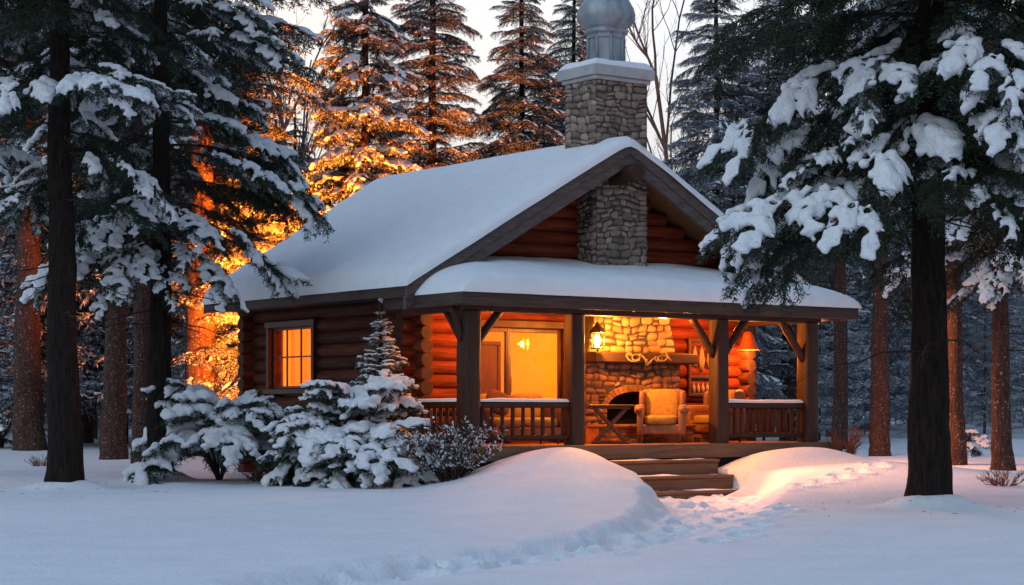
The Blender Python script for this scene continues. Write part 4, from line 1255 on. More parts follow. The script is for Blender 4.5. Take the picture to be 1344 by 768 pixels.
def conifer(name, H, r0, z0, z1, Lf, temps, rng, step=.42, per=5, pitch=(0.0, .25), trunk_mat=None, need_mat=None, flare=1.25, snow_keep=1.0, top_r=.03, seed=0, dead=0, sides=16, ang=None, lean=0.0, extra=None):
    """a conifer: trunk, crown (> snow_clumps). Returns the root Empty, standing at the origin"""
    root = empty(name)
    g = Geo(); near = sides == 16; nr = 150 if near else 46; sides = 44 if near else sides
    z = np.concatenate([np.linspace(-.25, 1.2, 12 if not near else 30), np.linspace(1.3, H, nr - (12 if not near else 30))])
    R = r0 * (1 - (1 - top_r / r0) * np.clip(z / H, 0, 1) ** .9) * (1 + (flare - 1) * np.exp(-np.clip(z, 0, None) / .35))
    kk = np.linspace(0, 1, 46); cx = np.interp(np.linspace(0, 1, nr), kk, .10 * r0 * np.cumsum(rng.randn(46)) * .35) + lean * np.clip(z, 0, None); cy = np.interp(np.linspace(0, 1, nr), kk, .10 * r0 * np.cumsum(rng.randn(46)) * .35)
    cx -= cx[0]; cy -= cy[0]
    P = np.stack([cx, cy, z], -1)
    g.tube(P, R, sides, 0, True, True, 1.0, .0 if near else .055, seed)
    if near:                                            # furrowed bark plates and root flare
        V = g.v[0]; an = np.tile(np.arange(sides) * 2 * pi / sides, nr); zr = np.repeat(z, sides); Cc = np.repeat(P, sides, axis=0)
        pl_ = fbm(np.cos(an) * 3.2 + np.sin(an) * 4.1 + 20 + seed * 3, zr * 1.5 + an * 1.3, 2)
        rid = np.abs(fbm(an * 3.5 + seed * 7 + .35 * np.sin(zr * 2.2), zr * 1.1, 3))
        fl = 1 + .09 * np.exp(-np.clip(zr, 0, None) / .28) * np.cos(an * 5 + seed)
        k = (1 + .16 * rid - .05 + .04 * pl_) * fl
        V[:] = Cc + (V - Cc) * k[:, None]
    g.obj('trunk', trunk_mat or M_BARK, root, recalc=False)
    crown = Geo(); snow = Geo(); zz = z0; k = 0; a = rng.rand() * 6
    while zz < z1:
        n = per + (rng.rand() < .4)
        for q in range(n):
            a += 2 * pi / n + rng.uniform(-.35, .35)
            L = Lf(zz, a) * rng.uniform(.72, 1.12)
            if L < .12: continue
            w, s, tl = temps[rng.randint(len(temps))]
            sc = L / tl; yx = rng.uniform(.85, 1.2) * (1 if sc > .6 else 1.25) * (1 if rng.rand() < .5 else -1)
            zz2 = zz + rng.uniform(-.5, .5) * step
            px, py = np.interp(zz2, z, cx), np.interp(zz2, z, cy)
            M = mat4((px, py, zz2), a, -rng.uniform(*pitch), rng.uniform(-.18, .18), (sc, sc * yx, sc * rng.uniform(.85, 1.15)))
            crown.addgeo(w, M)
            if s is not None and rng.rand() < snow_keep: snow.addgeo(s, M)
        a += 1.1; zz += step * rng.uniform(.8, 1.2)
    for (zz, a, L, ti, pt, keep) in (extra or []):
        w, s, tl = temps[ti % len(temps)]; sc = L / tl
        px, py = np.interp(zz, z, cx), np.interp(zz, z, cy)
        M = mat4((px, py, zz), a, -pt, 0, (sc, sc * 1.1, sc))
        crown.addgeo(w, M)
        if s is not None and keep: snow.addgeo(s, M)
    for q in range(dead):                                   # bare dead twigs under the crown
        zz = rng.uniform(z0 - 2.3, z0 + .8); a = rng.rand() * 6.28; L = rng.uniform(.6, 2.0)
        t = np.linspace(0, 1, 7); yy = np.cumsum(rng.randn(7)) * .03
        Pd = np.stack([L * t, yy * t, .05 * L * t - .30 * L * t * t + .02 * rng.randn(7)], -1)
        gg = Geo(); gg.tube(Pd, np.linspace(.016, .003, 7), 4, 0, True, False)
        for q2 in range(5):
            i = rng.randint(2, 6); d = np.array([rng.uniform(.1, .5), rng.uniform(-.5, .5), rng.uniform(-.3, .1)]) * .7
            gg.tube(np.stack([Pd[i], Pd[i] + d * .5, Pd[i] + d + np.array([0, 0, -.05])]), [.006, .004, .002], 3, 0, True, False)
        crown.addgeo(gg, mat4((0, 0, zz), a))
    if crown.v:
        c = crown.obj('crown', [M_TWIG, need_mat or M_NEED], root, recalc=False)
        if snow.v: snow.obj('snow_clumps', M_BSNOW, c, recalc=False)
    return root


def settle(root, loc, rz=0, s=1, label=None, cat='tree', group=None):
    root.location = loc; root.rotation_euler = (0, 0, rz); root.scale = (s, s, s); tag(root, label, cat, group); return root


# templates
T_SPRAY = [branch(220 + k, 1.15, 13, (.06, .12, .0, .1, .04, .08)[k], (.34, .42, .28, .38, .50, .32)[k], .48, .52, 60, .085, .017, True, (.074, .062, .082, .056, .070, .078)[k], .038, cover=(.9, .7, .95, .65, .85, .9)[k], ratio=.75) for k in range(6)]


def bough(seed, L, n, droop, keep, rise=.10):
    """a long limb hung with separate drooping sprays, each with its own clump of snow"""
    rng = np.random.RandomState(seed)
    w0, _, _ = branch(seed + 500, L, 16, rise, droop, .20, .6, 40, .085, .016, False, 0)
    wood = Geo(); wood.addgeo(w0); snow = Geo()
    for k in range(n):
        t = .24 + .70 * (k + rng.rand() * .7) / n
        p = (L * t * (1 - .1 * t * t), rng.uniform(-.05, .05), L * (rise * t - droop * t ** 2))
        sl = math.atan(rise - 2 * droop * t)
        yaw = (1 if k % 2 else -1) * radians(rng.uniform(18, 62)) * (1.15 - .5 * t)
        w, s, tl = T_SPRAY[rng.randint(6)]
        sc = rng.uniform(.72, 1.15) * (1.12 - .30 * t)
        M = mat4(p, yaw, -sl * .45 + radians(rng.uniform(-14, 12)), rng.uniform(-.35, .35), (sc, sc * (1 if rng.rand() < .5 else -1), sc))
        wood.addgeo(w, M)
        if rng.rand() < keep: snow.addgeo(s, M)
    w, s, tl = T_SPRAY[rng.randint(6)]
    M = mat4((L * .88 * (1 - .08), 0, L * (rise * .88 - droop * .88 ** 2)), rng.uniform(-.2, .2), -math.atan(rise - 2 * droop * .9), 0, (.8, .8, .8)); wood.addgeo(w, M)
    if rng.rand() < keep + .2: snow.addgeo(s, M)
    return wood, (snow if snow.v else None), L


T_BIG = [bough(20 + k, 2.9, (7, 6, 8, 6, 7, 6)[k], (.34, .44, .28, .40, .36, .48)[k], (.9, .78, .95, .68, .85, .72)[k]) for k in range(6)]
T_BARE = [bough(40 + k, 2.9, (5, 4, 5)[k], (.30, .38, .34)[k], (.55, .7, .45)[k]) for k in range(3)] + T_BIG[1:4]
T_MID = [branch(60 + k, 2.2, 18, .16, (.34, .5, .24)[k], .46, .5, 58, .10, .020, True, .068, .055, .62) for k in range(3)]
T_MIDTHIN = [branch(70 + k, 2.2, 18, .14, (.26, .40, .18)[k], .46, .42, 84, .075, .014, True, .042, .045, .5) for k in range(3)]
T_FAR = [branch(80 + k, 2.0, 12, .12, .34, .42, .35, 26, .16, .04, False, .055, .08, .7) for k in range(3)]

rng = np.random.RandomState(101)
# the big near tree on the right
tc = conifer('spruce_tree', 15.5, .29, 4.25, 13.5, lambda z, a: (2.72 if cos(a) < -.4 else 3.2) * np.interp(z, [4.4, 6, 9.5, 13.5], [.92, 1.0, .98, .28]), T_BIG, rng, .40, 5, (-.24, .16), M_BARK, M_NEED, 1.2, .44, seed=1, dead=16,
             extra=[(4.35, pi * 1.02, 2.8, 0, -.02, True), (4.2, pi * .92, 2.6, 1, -.10, True), (4.3, pi * 1.16, 3.0, 2, -.05, True), (4.6, -pi * .42, 2.2, 3, -.12, True), (4.7, -.1, 3.0, 1, -.2, True), (4.5, .25, 2.8, 0, -.25, False), (4.5, -.5, 2.6, 2, -.3, True), (4.4, pi * .8, 2.9, 3, -.15, False)])
pC = P_RIGHT
settle(tc, pC, 0, 1, 'nearest big snow-laden spruce with thick black trunk at right front', 'tree')
# near trees on the left
ta = conifer('spruce_tree', 15, .30, 5.0, 13.5, lambda z, a: (0 if z < 6.3 and abs(((a + .7 + pi / 2 + pi) % (2 * pi)) - pi) < .8 else 2.3) * np.interp(z, [4.8, 7, 10, 13.5], [.8, .92, .8, .25]), T_BIG, rng, .62, 5, (-.22, .12), M_BARK, M_NEED, 1.2, .46, seed=2, dead=10)
settle(ta, P_LEFT, .7, 1, 'tall black-trunked spruce nearest the left side of the clearing', 'tree')
tb = conifer('spruce_tree', 16, .25, 4.9, 14.5, lambda z, a: (0 if abs(((a + pi / 2 + pi) % (2 * pi)) - pi) < 1.0 else 2.75) * np.interp(z, [4.8, 6, 10, 14.5], [.85, 1.0, .85, .25]), T_BARE, rng, .60, 6, (-.22, .12), M_BARK, M_NEED, 1.15, .62, seed=3, dead=22,
             extra=[(5.15, -pi * .5, 1.9, 4, -.10, True), (4.9, -pi * .72, 2.3, 4, -.16, True), (5.0, -pi * .30, 1.9, 4, -.18, True), (4.6, -pi * .88, 2.5, 4, -.26, True), (4.45, -pi * .60, 1.9, 4, -.34, True), (4.3, -pi * .40, 1.6, 5, -.42, True), (4.5, -pi * .20, 2.1, 4, -.40, True), (4.0, -pi * .80, 1.5, 4, -.45, True), (4.9, -.10, 2.4, 5, -.2, True)])
settle(tb, P_SLIM, 0, 1, 'dark slim spruce with a low drooping snowy bough beside the cabin', 'tree')
xl = far(-75, 37); settle(copy_thing(ta, xl, 2.4, .95), xl, 2.4, .95, 'spruce at the picture edge reaching in snowy boughs far left', 'tree')
p = far(1316, 38)
te = conifer('spruce_tree', 12, .20, 4.3, 10.5, lambda z, a: 2.3 * np.interp(z, [4, 6, 10.5], [1, .9, .25]), T_BIG, rng, .5, 5, (-.15, .15), M_BARKR, M_NEED, 1.2, .9, seed=4, dead=8,
             extra=[(4.2, -pi * .6, 1.6, 0, -.35, True), (3.7, pi * 1.02, 1.45, 1, -.25, True), (4.0, -pi * .35, 1.3, 2, -.4, True)])
settle(te, p, 0, 1, 'smaller spruce with bushy snowy lower boughs by the right edge', 'tree')

# trees rising behind the cabin
t1 = conifer('spruce_tree', 17, .20, 3.2, 16.2, lambda z, a: 2.3 * np.interp(z, [3, 6, 10, 15.5], [1, .90, .66, .08]), T_MID, rng, .34, 6, (-.12, .32), M_BARKR, M_NEEDM, 1.2, 1, seed=5, sides=10)
settle(t1, far(480, 52), 0, 1, 'dense snowy spruce behind the roof, its core lit orange', 'tree')
t2 = conifer('spruce_tree', 19, .19, 3.0, 18.4, lambda z, a: 1.9 * np.interp(z, [3, 7, 12, 18.6], [1, .95, .66, .08]), T_MIDTHIN, rng, .30, 7, (-.10, .34), M_BARKR, M_NEEDM, 1.2, .8, seed=6, sides=10)
settle(t2, far(566, 55), .4, 1, 'finely dusted orange-lit spruce second behind the snowy roof', 'tree')
t3 = conifer('spruce_tree', 16, .17, 4.5, 15.4, lambda z, a: 2.2 * np.interp(z, [4, 8, 11, 15.6], [1.05, .85, .55, .08]), T_MIDTHIN, rng, .24, 6, (-.16, .30), M_BARK, M_NEEDM, 1.2, .8, seed=7, sides=10)
settle(t3, far(685, 57), 1.0, 1, 'dark sparse spruce with see-through boughs against pale sky', 'tree')
settle(copy_thing(t3, far(748, 61), 2.2, 1.02), far(752, 62), 2.6, 1.02, 'dark sparse spruce partly hidden directly behind the chimney dome', 'tree')
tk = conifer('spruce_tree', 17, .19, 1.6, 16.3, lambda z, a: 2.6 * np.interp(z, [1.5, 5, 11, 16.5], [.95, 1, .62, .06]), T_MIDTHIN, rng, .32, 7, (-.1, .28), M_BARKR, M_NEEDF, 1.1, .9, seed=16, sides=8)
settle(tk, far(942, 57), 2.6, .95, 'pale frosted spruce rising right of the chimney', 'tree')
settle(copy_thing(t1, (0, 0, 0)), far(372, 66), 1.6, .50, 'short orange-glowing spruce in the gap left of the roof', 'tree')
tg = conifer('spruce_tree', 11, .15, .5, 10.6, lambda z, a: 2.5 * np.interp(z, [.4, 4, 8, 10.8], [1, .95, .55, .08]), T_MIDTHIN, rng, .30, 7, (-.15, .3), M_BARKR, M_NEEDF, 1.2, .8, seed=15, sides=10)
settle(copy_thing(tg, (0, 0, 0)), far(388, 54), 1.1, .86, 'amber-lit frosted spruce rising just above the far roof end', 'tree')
settle(tg, far(322, 51), 3.1, 1, 'bright amber-lit spruce close behind the back cabin corner', 'tree')

# mid-distance trunks: crown high above
trunk_spots = [(40, 53, .42, 'wide reddish trunk far left behind the front spruces'), (150, 47.5, .32, 'reddish trunk between the two black left trunks'), (186, 45, .24, 'thin dark trunk close beside the slim left spruce'),
               (266, 50, .46, 'broad brown trunk just left of the lit cabin corner'), (1155, 46, .24, 'warm-lit reddish trunk right of the porch, brightest of that row'), (1102, 52, .22, 'reddish trunk nearest the right porch post'),
               (1252, 41, .26, 'reddish trunk half hidden behind the big right trunk'), (1040, 58, .34, 'greyish trunk seen through the right porch opening'), (1008, 66, .20, 'thin grey trunk seen beside the cabin log ends'),
               (112, 60, .20, 'thin distant trunk tucked behind the left front spruce')]
tt = conifer('pine_tree', 17, .34, 7.2, 16, lambda z, a: 2.5 * np.interp(z, [7, 9, 12, 16], [.7, 1, .8, .1]), T_MID, rng, .62, 5, (-.1, .25), M_BARKR, M_NEEDM, 1.12, .7, seed=8, dead=18, sides=14)
tt2 = conifer('pine_tree', 18, .34, 6.2, 17, lambda z, a: 2.7 * np.interp(z, [6, 9, 12, 17], [.8, 1, .8, .1]), T_MIDTHIN + T_MID[:1], rng, .58, 5, (-.1, .22), M_BARKR, M_NEEDM, 1.12, .7, seed=9, dead=24, sides=14)
for k, (px, py, r, lab) in enumerate(trunk_spots):
    pt = far(px, py)
    o = (tt, tt2)[k % 2] if k < 2 else copy_thing((tt, tt2)[k % 2], pt)
    settle(o, pt, k * 1.3, 1, lab, 'tree')
    f = r / .34
    o.scale = (f, f, max(.85, min(1.15, f))) if f > .8 else (max(f, .62), max(f, .62), .9)

# far snowy forest
T_F2 = [branch(90 + k, 2.0, 12, .12, .34, .42, .35, 26, .16, .04, False, 0, .08) for k in range(3)]
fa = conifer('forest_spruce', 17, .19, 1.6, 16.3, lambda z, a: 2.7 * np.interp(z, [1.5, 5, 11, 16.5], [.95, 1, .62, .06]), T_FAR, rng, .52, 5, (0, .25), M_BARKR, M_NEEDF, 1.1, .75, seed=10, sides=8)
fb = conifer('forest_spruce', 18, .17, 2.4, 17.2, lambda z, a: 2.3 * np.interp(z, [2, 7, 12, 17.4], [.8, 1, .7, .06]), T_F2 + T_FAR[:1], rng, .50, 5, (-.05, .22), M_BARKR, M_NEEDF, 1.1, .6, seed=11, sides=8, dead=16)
M_NEEDS = leafmat('sapling_frost', [(0, (.12, .14, .16)), (.35, (.25, .28, .32)), (.7, (.5, .55, .61)), (1, (.8, .84, .9))])
fs = conifer('frosted_sapling', 5.2, .05, .4, 5.0, lambda z, a: 1.25 * np.interp(z, [.4, 1.5, 5], [.8, 1, .1]), T_F2, rng, .26, 5, (.1, .6), M_BARKR, M_NEEDS, 1.1, 1, seed=12, sides=6)
rf = np.random.RandomState(33)
spots = []
for px0, px1, n, y0, y1 in ((-190, 300, 26, 53, 88), (1000, 1480, 18, 60, 94), (420, 1000, 9, 80, 100)):
    for k in range(n):
        px = px0 + (px1 - px0) * (k + rf.rand()) / n
        spots.append((px, rf.uniform(y0, y1), px0))
first = {0: fa, 1: fb}
lab_f = {-190: 'snow-dusted spruce in the dim wood left of the cabin', 1000: 'snow-dusted spruce in the bluish wood right of the porch', 420: 'distant pale spruce beyond the cabin roof'}
for px, y, zone in spots:
    k = rf.randint(2)
    sc = rf.uniform(.8, 1.1)
    if zone == 420:
        sc = .42 if 595 < px < 1000 else .50
        y = max(y, 80)
    if zone == 1000 and px < 1090: y = max(y, 72)
    pt = far(px, y)
    if first.get(k) is not None: o = first[k]; first[k] = None
    else: o = copy_thing((fa, fb)[k], pt)
    settle(o, pt, rf.rand() * 6.28, sc, lab_f[zone], 'tree', {-190: 'spruces in the wood on the left', 1000: 'spruces in the wood on the right', 420: 'spruces beyond the cabin'}[zone])
used = False
for px0, px1, n, y0, y1, side in ((-120, 300, 22, 54, 76, 'left'), (985, 1420, 30, 56, 84, 'right')):
    for k in range(n):
        px = px0 + (px1 - px0) * (k + rf.rand()) / n
        pt = far(px, rf.uniform(y0, y1))
        o = fs if not used else copy_thing(fs, pt); used = True
        settle(o, pt, rf.rand() * 6.28, rf.uniform(.45, 1.05), 'small frosted sapling among the trunks %s of the cabin' % side, 'sapling', 'frosted saplings on the %s' % side)

# far wood as one mass
g = Geo()
for k in range(210):
    y = rf.uniform(96, 125); x = rf.uniform(-.40, .40) * y; h = rf.uniform(5, 9.5) if -2 < x / y * 26 else rf.uniform(9, 13)
    z = g0(x, y) - .2
    n = 150; hh = rf.rand(n) ** .8; aa = rf.rand(n) * 6.28; L = (1 - hh) * 2.1 * rf.uniform(.6, 1.1, n) + .2
    for q in range(1):
        P0 = np.stack([x + 0 * hh, y + 0 * hh, z + h * (.04 + .96 * hh)], -1)
        d = np.stack([np.cos(aa), np.sin(aa), -.35 + 0 * aa], -1)
        sd_ = np.stack([-np.sin(aa), np.cos(aa), 0 * aa], -1) * (L * .22)[:, None]
        V = np.stack([P0, P0 + d * (L * .6)[:, None] + sd_, P0 + d * L[:, None], P0 + d * (L * .6)[:, None] - sd_], 1).reshape(-1, 3)
        g.add(V, np.arange(4 * n).reshape(-1, 4))
    g.tube([(x, y, z - .3), (x, y, z + h)], [.16, .02], 5)
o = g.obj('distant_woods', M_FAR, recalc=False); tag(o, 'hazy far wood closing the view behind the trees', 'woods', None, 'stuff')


g = Geo(); g.box((-70, 60, -2), (70, 128, 15)); o = g.obj('forest_haze', None or M_HAZE); tag(o, 'thin bluish winter haze hanging in the far wood', 'haze', None, 'stuff')


# bare broadleaf trees
def bare_tree(seed, H, spread, mat):
    rng = np.random.RandomState(seed); root = empty('bare_tree')
    tr = Geo(); cr = Geo()

    def grow(p, d, L, r, lev, g):
        n = 5; P = [p]; dd = d.copy()
        for k in range(n):
            dd = dd + rng.randn(3) * .09 + np.array([0, 0, .05]); dd /= np.linalg.norm(dd); P.append(P[-1] + dd * L / n)
        g.tube(P, np.linspace(r, r * .55, n + 1), max(3, 7 - 2 * lev), 0, True, False)
        if lev < 4:
            for k in range((17, 6, 4, 3)[lev]):
                i = rng.randint(1, n + 1) if lev else rng.randint(2, n + 1)
                a = rng.rand() * 6.28
                q = np.array([cos(a), sin(a), 0]) * spread + dd * 1.0 + np.array([0, 0, .45]); q /= np.linalg.norm(q)
                grow(P[i], q, L * rng.uniform(.22, .48), r * .42, lev + 1, cr)
    grow(np.array([0, 0, -.2]), np.array([0, 0, 1.0]), H * .80, .10, 0, tr)
    tr.obj('trunk', mat, root, recalc=False); cr.obj('crown', mat, root, recalc=False)
    return root


b1 = bare_tree(5, 14, .75, M_PTWIG); settle(b1, far(884, 60), 0, 1, 'bare pale broadleaf tree just right of the chimney', 'tree')
b2 = bare_tree(9, 12.5, .7, M_PTWIG); settle(b2, far(408, 62), 0, 1, 'bare twiggy broadleaf tree glowing orange left of the roof', 'tree')
settle(copy_thing(b1, (0, 0, 0)), far(915, 68), 2, 1.0, 'second bare broadleaf tree behind the right roof slope', 'tree')


# ------------------------------------------------------------------ shrubs
T_SH0 = [branch(120 + k, 1.5, 16, (.55, .35, .7)[k], (.70, .62, .95)[k], .46, .6, 75, .075, .016, True, .115, .038, .95) for k in range(3)]


T_SH = T_SH0 + [bough(130 + k, 1.5, 4, (.5, .7, .6)[k], 1.0, .5) for k in range(3)]


def snow_shrub(name, n, size, h0, lean, seed, stems=10, keep=1.0, z0=.15, pit=(.0, .9), mats=None):
    rng = np.random.RandomState(seed); root = empty(name)
    fo = Geo(); sn = Geo(); st = Geo()
    for k in range(n):
        a = 2 * pi * k / n * 2.618 + rng.uniform(-.3, .3); w, s, tl = T_SH[rng.randint(6)]
        lv = rng.rand()
        L = size * rng.uniform(.72, 1.12) * sqrt(max(.05, 1 - (.92 * lv) ** 2)) * (1 if lv < .9 else 1.5); p = pit[0] + (pit[1] - pit[0]) * lv
        M = mat4((lean * lv, 0, z0 + h0 * lv), a, -p, rng.uniform(-.25, .25), (L / tl, L / tl * rng.uniform(1, 1.3), L / tl))
        fo.addgeo(w, M)
        if s is not None and rng.rand() < keep: sn.addgeo(s, M)
    for k in range(stems):
        a = rng.rand() * 6.28; L = size * rng.uniform(.4, .8)
        t = np.linspace(0, 1, 6)
        P = np.stack([np.cos(a) * L * .6 * t ** 1.4, np.sin(a) * L * .6 * t ** 1.4, -.1 + (h0 + .45) * t], -1)
        st.tube(P, np.linspace(.025, .008, 6), 5, 0, True, False)
    st.obj('stems', M_TWIG, root, recalc=False)
    f = fo.obj('foliage', [M_TWIG, M_NEED], root, recalc=False)
    if sn.v: sn.obj('snow_clumps', M_BSNOW, f, recalc=False)
    return root


s1 = snow_shrub('snowy_juniper', 26, 1.70, .62, 0, 3, 18, 1.0, .50, (-.15, .70))
settle(s1, far(288, 35.9), .4, .95, 'spreading snow-covered juniper with bare dark stems left of the window', 'shrub')
s2 = snow_shrub('snowy_yew', 62, 1.22, 1.12, .0, 4, 8, 1.0, .12, (-.3, .75))
settle(s2, far(470, 33.8), .2, 1.08, 'largest snow-buried evergreen shrub in front of the cabin corner', 'shrub')
s4 = snow_shrub('snowy_bush', 10, .75, .3, 0, 8, 6, 1, .1, (0, .7))
settle(s4, far(392, 37.3), .2, 1, 'low rounded snow-capped bush between the two bigger shrubs', 'shrub')
settle(copy_thing(s4, (0, 0, 0)), at(2, 588), 1.2, 1.5, 'snow-capped bush at the far left edge under the trees', 'shrub')
settle(copy_thing(s4, (0, 0, 0)), far(1262, 46), 2.2, 1.0, 'snowy low bush behind the big right trunk', 'shrub')
# slim young spruce behind the big shrub
T_YS = [branch(140 + k, .8, 14, .30, .30, .46, .3, 150, .055, .013, False, .036, .022, .85) for k in range(3)]
ys = conifer('young_spruce', 3.05, .05, .25, 2.92, lambda z, a: .95 * np.interp(z, [.2, 1.2, 2.9], [1, .72, .06]), T_YS, rng, .105, 8, (-.05, .42), M_TWIG, M_NEEDM, 1.1, .85, seed=13, sides=8)
py_ = at(500, 617); py_ = far(500, 35.35)
settle(ys, py_, 0, 1.1, 'slim young spruce with snow-tipped top behind the biggest shrub', 'tree')
gk = Geo(); gk.superq((0, 0, 3.02), (.10, .10, .30), .9, 8); gk.superq((.0, 0, 3.08), (.12, .11, .16), .9, 8); o = gk.obj('snow_tip', M_BSNOW, ys)


def twig_bush(name, seed, n, H, spread, twmat, leafmat_, leaf_n, lsize):
    rng = np.random.RandomState(seed); root = empty(name); g = Geo(); lv = []
    for k in range(n):
        a = rng.rand() * 6.28; r = spread * rng.rand() ** .6; L = H * rng.uniform(.65, 1.05)
        t = np.linspace(0, 1, 7)
        P = np.stack([cos(a) * (.08 + r * t ** 1.3) + .02 * rng.randn(7), sin(a) * (.08 + r * t ** 1.3) + .02 * rng.randn(7), -.1 + (L * (1 - .25 * (r / spread))) * t], -1)
        g.tube(P, np.linspace(.011, .003, 7), 4, 0, True, False); lv.append((P, .35))
        for q in range(6):
            i = rng.randint(2, 6); d = np.array([cos(a) + rng.randn() * .6, sin(a) + rng.randn() * .6, 1.2]); d /= np.linalg.norm(d); l = rng.uniform(.12, .32) * H
            C = np.stack([P[i], P[i] + d * l * .5, P[i] + d * l + np.array([0, 0, .02])]); g.tube(C, [.005, .004, .002], 3, 0, True, False); lv.append((C, .1))
    g.obj('stems', twmat, root, recalc=False)
    if leaf_n:
        V, F = needles(lv, rng, leaf_n, lsize, lsize * .55, .9, .4); gl = Geo(); gl.add(V, F); gl.obj('frosted_leaves', leafmat_, root, recalc=False)
    return root


w1 = twig_bush('twiggy_bush', 5, 46, 1.05, .72, M_TWIG, M_FROSTLEAF, 22, .055)
settle(w1, far(592, 33.0), 0, 1.25, 'frosted twiggy bush in front of the left porch railing', 'shrub')
w2 = twig_bush('red_twig_bush', 6, 40, .85, .34, M_RTWIG, None, 0, 0)
settle(w2, far(1108, 38.6), 0, 1, 'small red-twigged bush beside the right end of the porch', 'shrub')
w3 = twig_bush('dry_grass_tuft', 7, 30, .42, .38, M_RTWIG, None, 0, 0)
settle(w3, at(1316, 638), 0, 1, 'low dry tuft poking through snow by the right edge', 'plant')
w4 = copy_thing(w3, (0, 0, 0)); settle(w4, at(348, 632), 1, 1.1, 'wispy dry tuft at the foot of the juniper', 'plant')
w5 = copy_thing(w3, (0, 0, 0)); settle(w5, at(52, 612), 2, .8, 'tiny dry tuft in snow left of the front black trunk', 'plant')


# fallen twigs and needles on the snow
g = Geo(); rl = np.random.RandomState(77)
for tx, ty, tr in TRUNKS:
    for k in range(45):
        a = rl.rand() * 6.28; r = tr * 1.2 + 2.6 * rl.rand() ** 1.5; x = tx + r * cos(a); y = ty + r * sin(a); z = g0(x, y) + .006
        q = rl.rand() * 6.28; l = rl.uniform(.02, .09)
        g.tube([(x, y, z), (x + l * .5 * cos(q), y + l * .5 * sin(q), z + .001), (x + l * cos(q + .3), y + l * sin(q + .3), z - .002)], [.002, .003, .001], 4)
o = g.obj('twig_litter', M_TWIG, recalc=False); tag(o, 'fine fallen twigs scattered on snow round the dark trunks', 'litter', None, 'stuff')
# ------------------------------------------------------------------ light
def point(name, loc, col, watts, r=.06):
    l = bpy.data.lights.new(name, 'POINT'); l.color = col; l.energy = watts; l.shadow_soft_size = r
    o = bpy.data.objects.new(name, l); COL.objects.link(o); o.location = loc
    return o


WARM = (1.0, .27, .035); WARM2 = (1.0, .47, .12)
def pl(n, u, v, z, c, w, r=.06):
    x, y = lw(u, v); return point(n, (x, y, z), c, w, r)


pl('lantern_light', 3.62, .86, LZ + .16, (1, .40, .05), 430, .05)
pl('porch_fill_light', 1.2, .9, 3.15, WARM, 190, .08)  # added fills under the ceiling, no fixture, washing the porch logs
pl('porch_fill_light', 4.5, .16, 3.19, (1, .30, .04), 170, .06)  # added fill that lights the fireplace front
pl('porch_fill_light', 6.6, .9, 3.15, WARM, 200, .08)
pl('corner_lamp_light', 7.90, 1.52, 2.66, WARM, 120, .04)
pl('front_room_light', 5.6, 3.2, 2.9, (1, .215, .012), 280, .15)
pl('front_room_light', 1.0, 3.6, 2.9, (1, .215, .012), 190, .15)
pl('back_room_light', 2.2, 6.7, 2.7, (1, .20, .01), 330, .15)


def spot(n, u, v, z, tu, tv, tz, c, w, ang, r=.2):
    l = bpy.data.lights.new(n, 'SPOT'); l.color = c; l.energy = w; l.shadow_soft_size = r; l.spot_size = radians(ang); l.spot_blend = .6
    o = bpy.data.objects.new(n, l); COL.objects.link(o); x, y = lw(u, v); o.location = (x, y, z)
    tx, ty = lw(tu, tv); d = Vector((tx - x, ty - y, tz - z)); o.rotation_euler = d.to_track_quat('-Z', 'Y').to_euler()


spot('warm_fill_spot', 4.6, -.16, 3.19, 4.3, -7.5, 0, (1, .38, .16), 1500, 80, .12)  # added warm spot without a fixture, spilling onto the path snow
spot('warm_fill_spot', 8.5, .9, 3.1, 14.0, -.6, .4, (1, .36, .14), 1700, 104, .12)  # added warm spot without a fixture, reddening the right trunks and snow
# added unseen warm spots behind the cabin that make the orange tree glow
spot('tree_glow_spot', 3.6, 10.2, 2.0, 7.2, 17.6, 4.6, (1, .215, .012), 26000, 80)
spot('tree_glow_spot', 4.0, 12.8, 3.4, 6.5, 18.0, 6.5, (1, .20, .012), 22000, 86)
spot('tree_glow_spot', 9.0, 13.2, 4.5, 9.8, 18.4, 9.0, (1, .17, .01), 13000, 50)
sl = bpy.data.lights.new('dusk_sun', 'SUN'); sl.energy = 1.2; sl.angle = radians(70); sl.color = (.68, .84, 1.0)
so = bpy.data.objects.new('dusk_sun', sl); COL.objects.link(so); so.rotation_euler = (radians(48), 0, radians(-38))

SUN_EL, SUN_AZ = 3.0, radians(-22)                       # low behind the trees, a little left of view
w = bpy.data.worlds.new('World'); SC.world = w; w.use_nodes = True
nt = w.node_tree; L = nt.links.new
bg = nt.nodes['Background']; out = nt.nodes['World Output']
sky = nt.nodes.new('ShaderNodeTexSky'); sky.sky_type = 'NISHITA'; sky.sun_disc = False
sky.sun_elevation = radians(SUN_EL); sky.sun_rotation = SUN_AZ; sky.altitude = 300; sky.air_density = 1.0; sky.dust_density = 1.5; sky.ozone_density = 2.5
L(sky.outputs[0], bg.inputs['Color']); bg.inputs['Strength'].default_value = .05
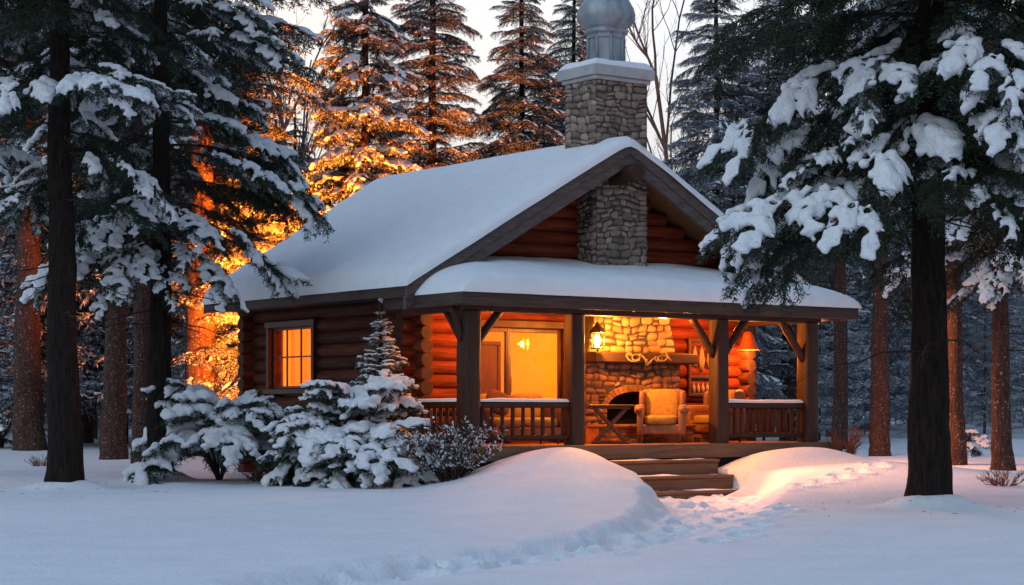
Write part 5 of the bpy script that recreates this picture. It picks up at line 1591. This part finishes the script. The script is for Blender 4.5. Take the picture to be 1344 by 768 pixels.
# thin high cloud: pale near the horizon toward the afterglow, blue-grey overhead
tc_ = nt.nodes.new('ShaderNodeTexCoord'); sp = nt.nodes.new('ShaderNodeSeparateXYZ'); L(tc_.outputs['Generated'], sp.inputs[0])
el = ramp(nt, [(0, (1.02, .96, .94)), (.20, (.94, .94, .97)), (.36, (.40, .54, .80)), (1, (.15, .31, .62))]); L(sp.outputs['Z'], el.inputs['Fac'])
azr = N(nt, 'ShaderNodeMapRange', **{'From Min': -.4, 'From Max': .9, 'To Min': .42, 'To Max': 1.0}); L(sp.outputs['Y'], azr.inputs['Value'])
nz = N(nt, 'ShaderNodeTexNoise', Scale=3.2, Detail=4); L(tc_.outputs['Generated'], nz.inputs['Vector'])
nzr = N(nt, 'ShaderNodeMapRange', **{'From Min': .3, 'From Max': .7, 'To Min': .88, 'To Max': 1.08}); L(nz.outputs['Fac'], nzr.inputs['Value'])
wx = N(nt, 'ShaderNodeMapRange', **{'From Min': -.16, 'From Max': .05, 'To Min': 1.0, 'To Max': 0.0}); L(sp.outputs['X'], wx.inputs['Value'])
mxw = N(nt, 'ShaderNodeMix', data_type='RGBA', blend_type='MULTIPLY'); L(wx.outputs[0], mxw.inputs['Factor']); L(el.outputs['Color'], mxw.inputs[6]); mxw.inputs[7].default_value = (1.08, 1.0, .90, 1)
m1 = N(nt, 'ShaderNodeMath', operation='MULTIPLY'); L(azr.outputs[0], m1.inputs[0]); L(nzr.outputs[0], m1.inputs[1])
b2_ = N(nt, 'ShaderNodeBackground', Strength=1.0); L(mxw.outputs[2], b2_.inputs['Color']); L(m1.outputs[0], b2_.inputs['Strength'])
ad = nt.nodes.new('ShaderNodeAddShader'); L(bg.outputs[0], ad.inputs[0]); L(b2_.outputs[0], ad.inputs[1]); L(ad.outputs[0], out.inputs['Surface'])

cam = bpy.data.cameras.new('camera'); co = bpy.data.objects.new('camera', cam); COL.objects.link(co)
co.location = (0, 0, EYE); co.rotation_euler = (pi / 2, 0, 0)
cam.sensor_width = 36; cam.lens = F_PX / 1344 * 36; cam.shift_y = (HZ - 384) / 1344; cam.clip_start = .1; cam.clip_end = 1000
SC.camera = co
SC.view_settings.view_transform = 'Standard'; SC.view_settings.look = 'None'; SC.view_settings.exposure = 0
SC.render.engine = 'CYCLES'
cy = SC.cycles
cy.use_denoising = True
cy.max_bounces = 7; cy.diffuse_bounces = 4; cy.glossy_bounces = 3; cy.transparent_max_bounces = 8; cy.transmission_bounces = 4
cy.sample_clamp_indirect = 4; cy.caustics_reflective = False; cy.caustics_refractive = False
cy.volume_bounces = 1
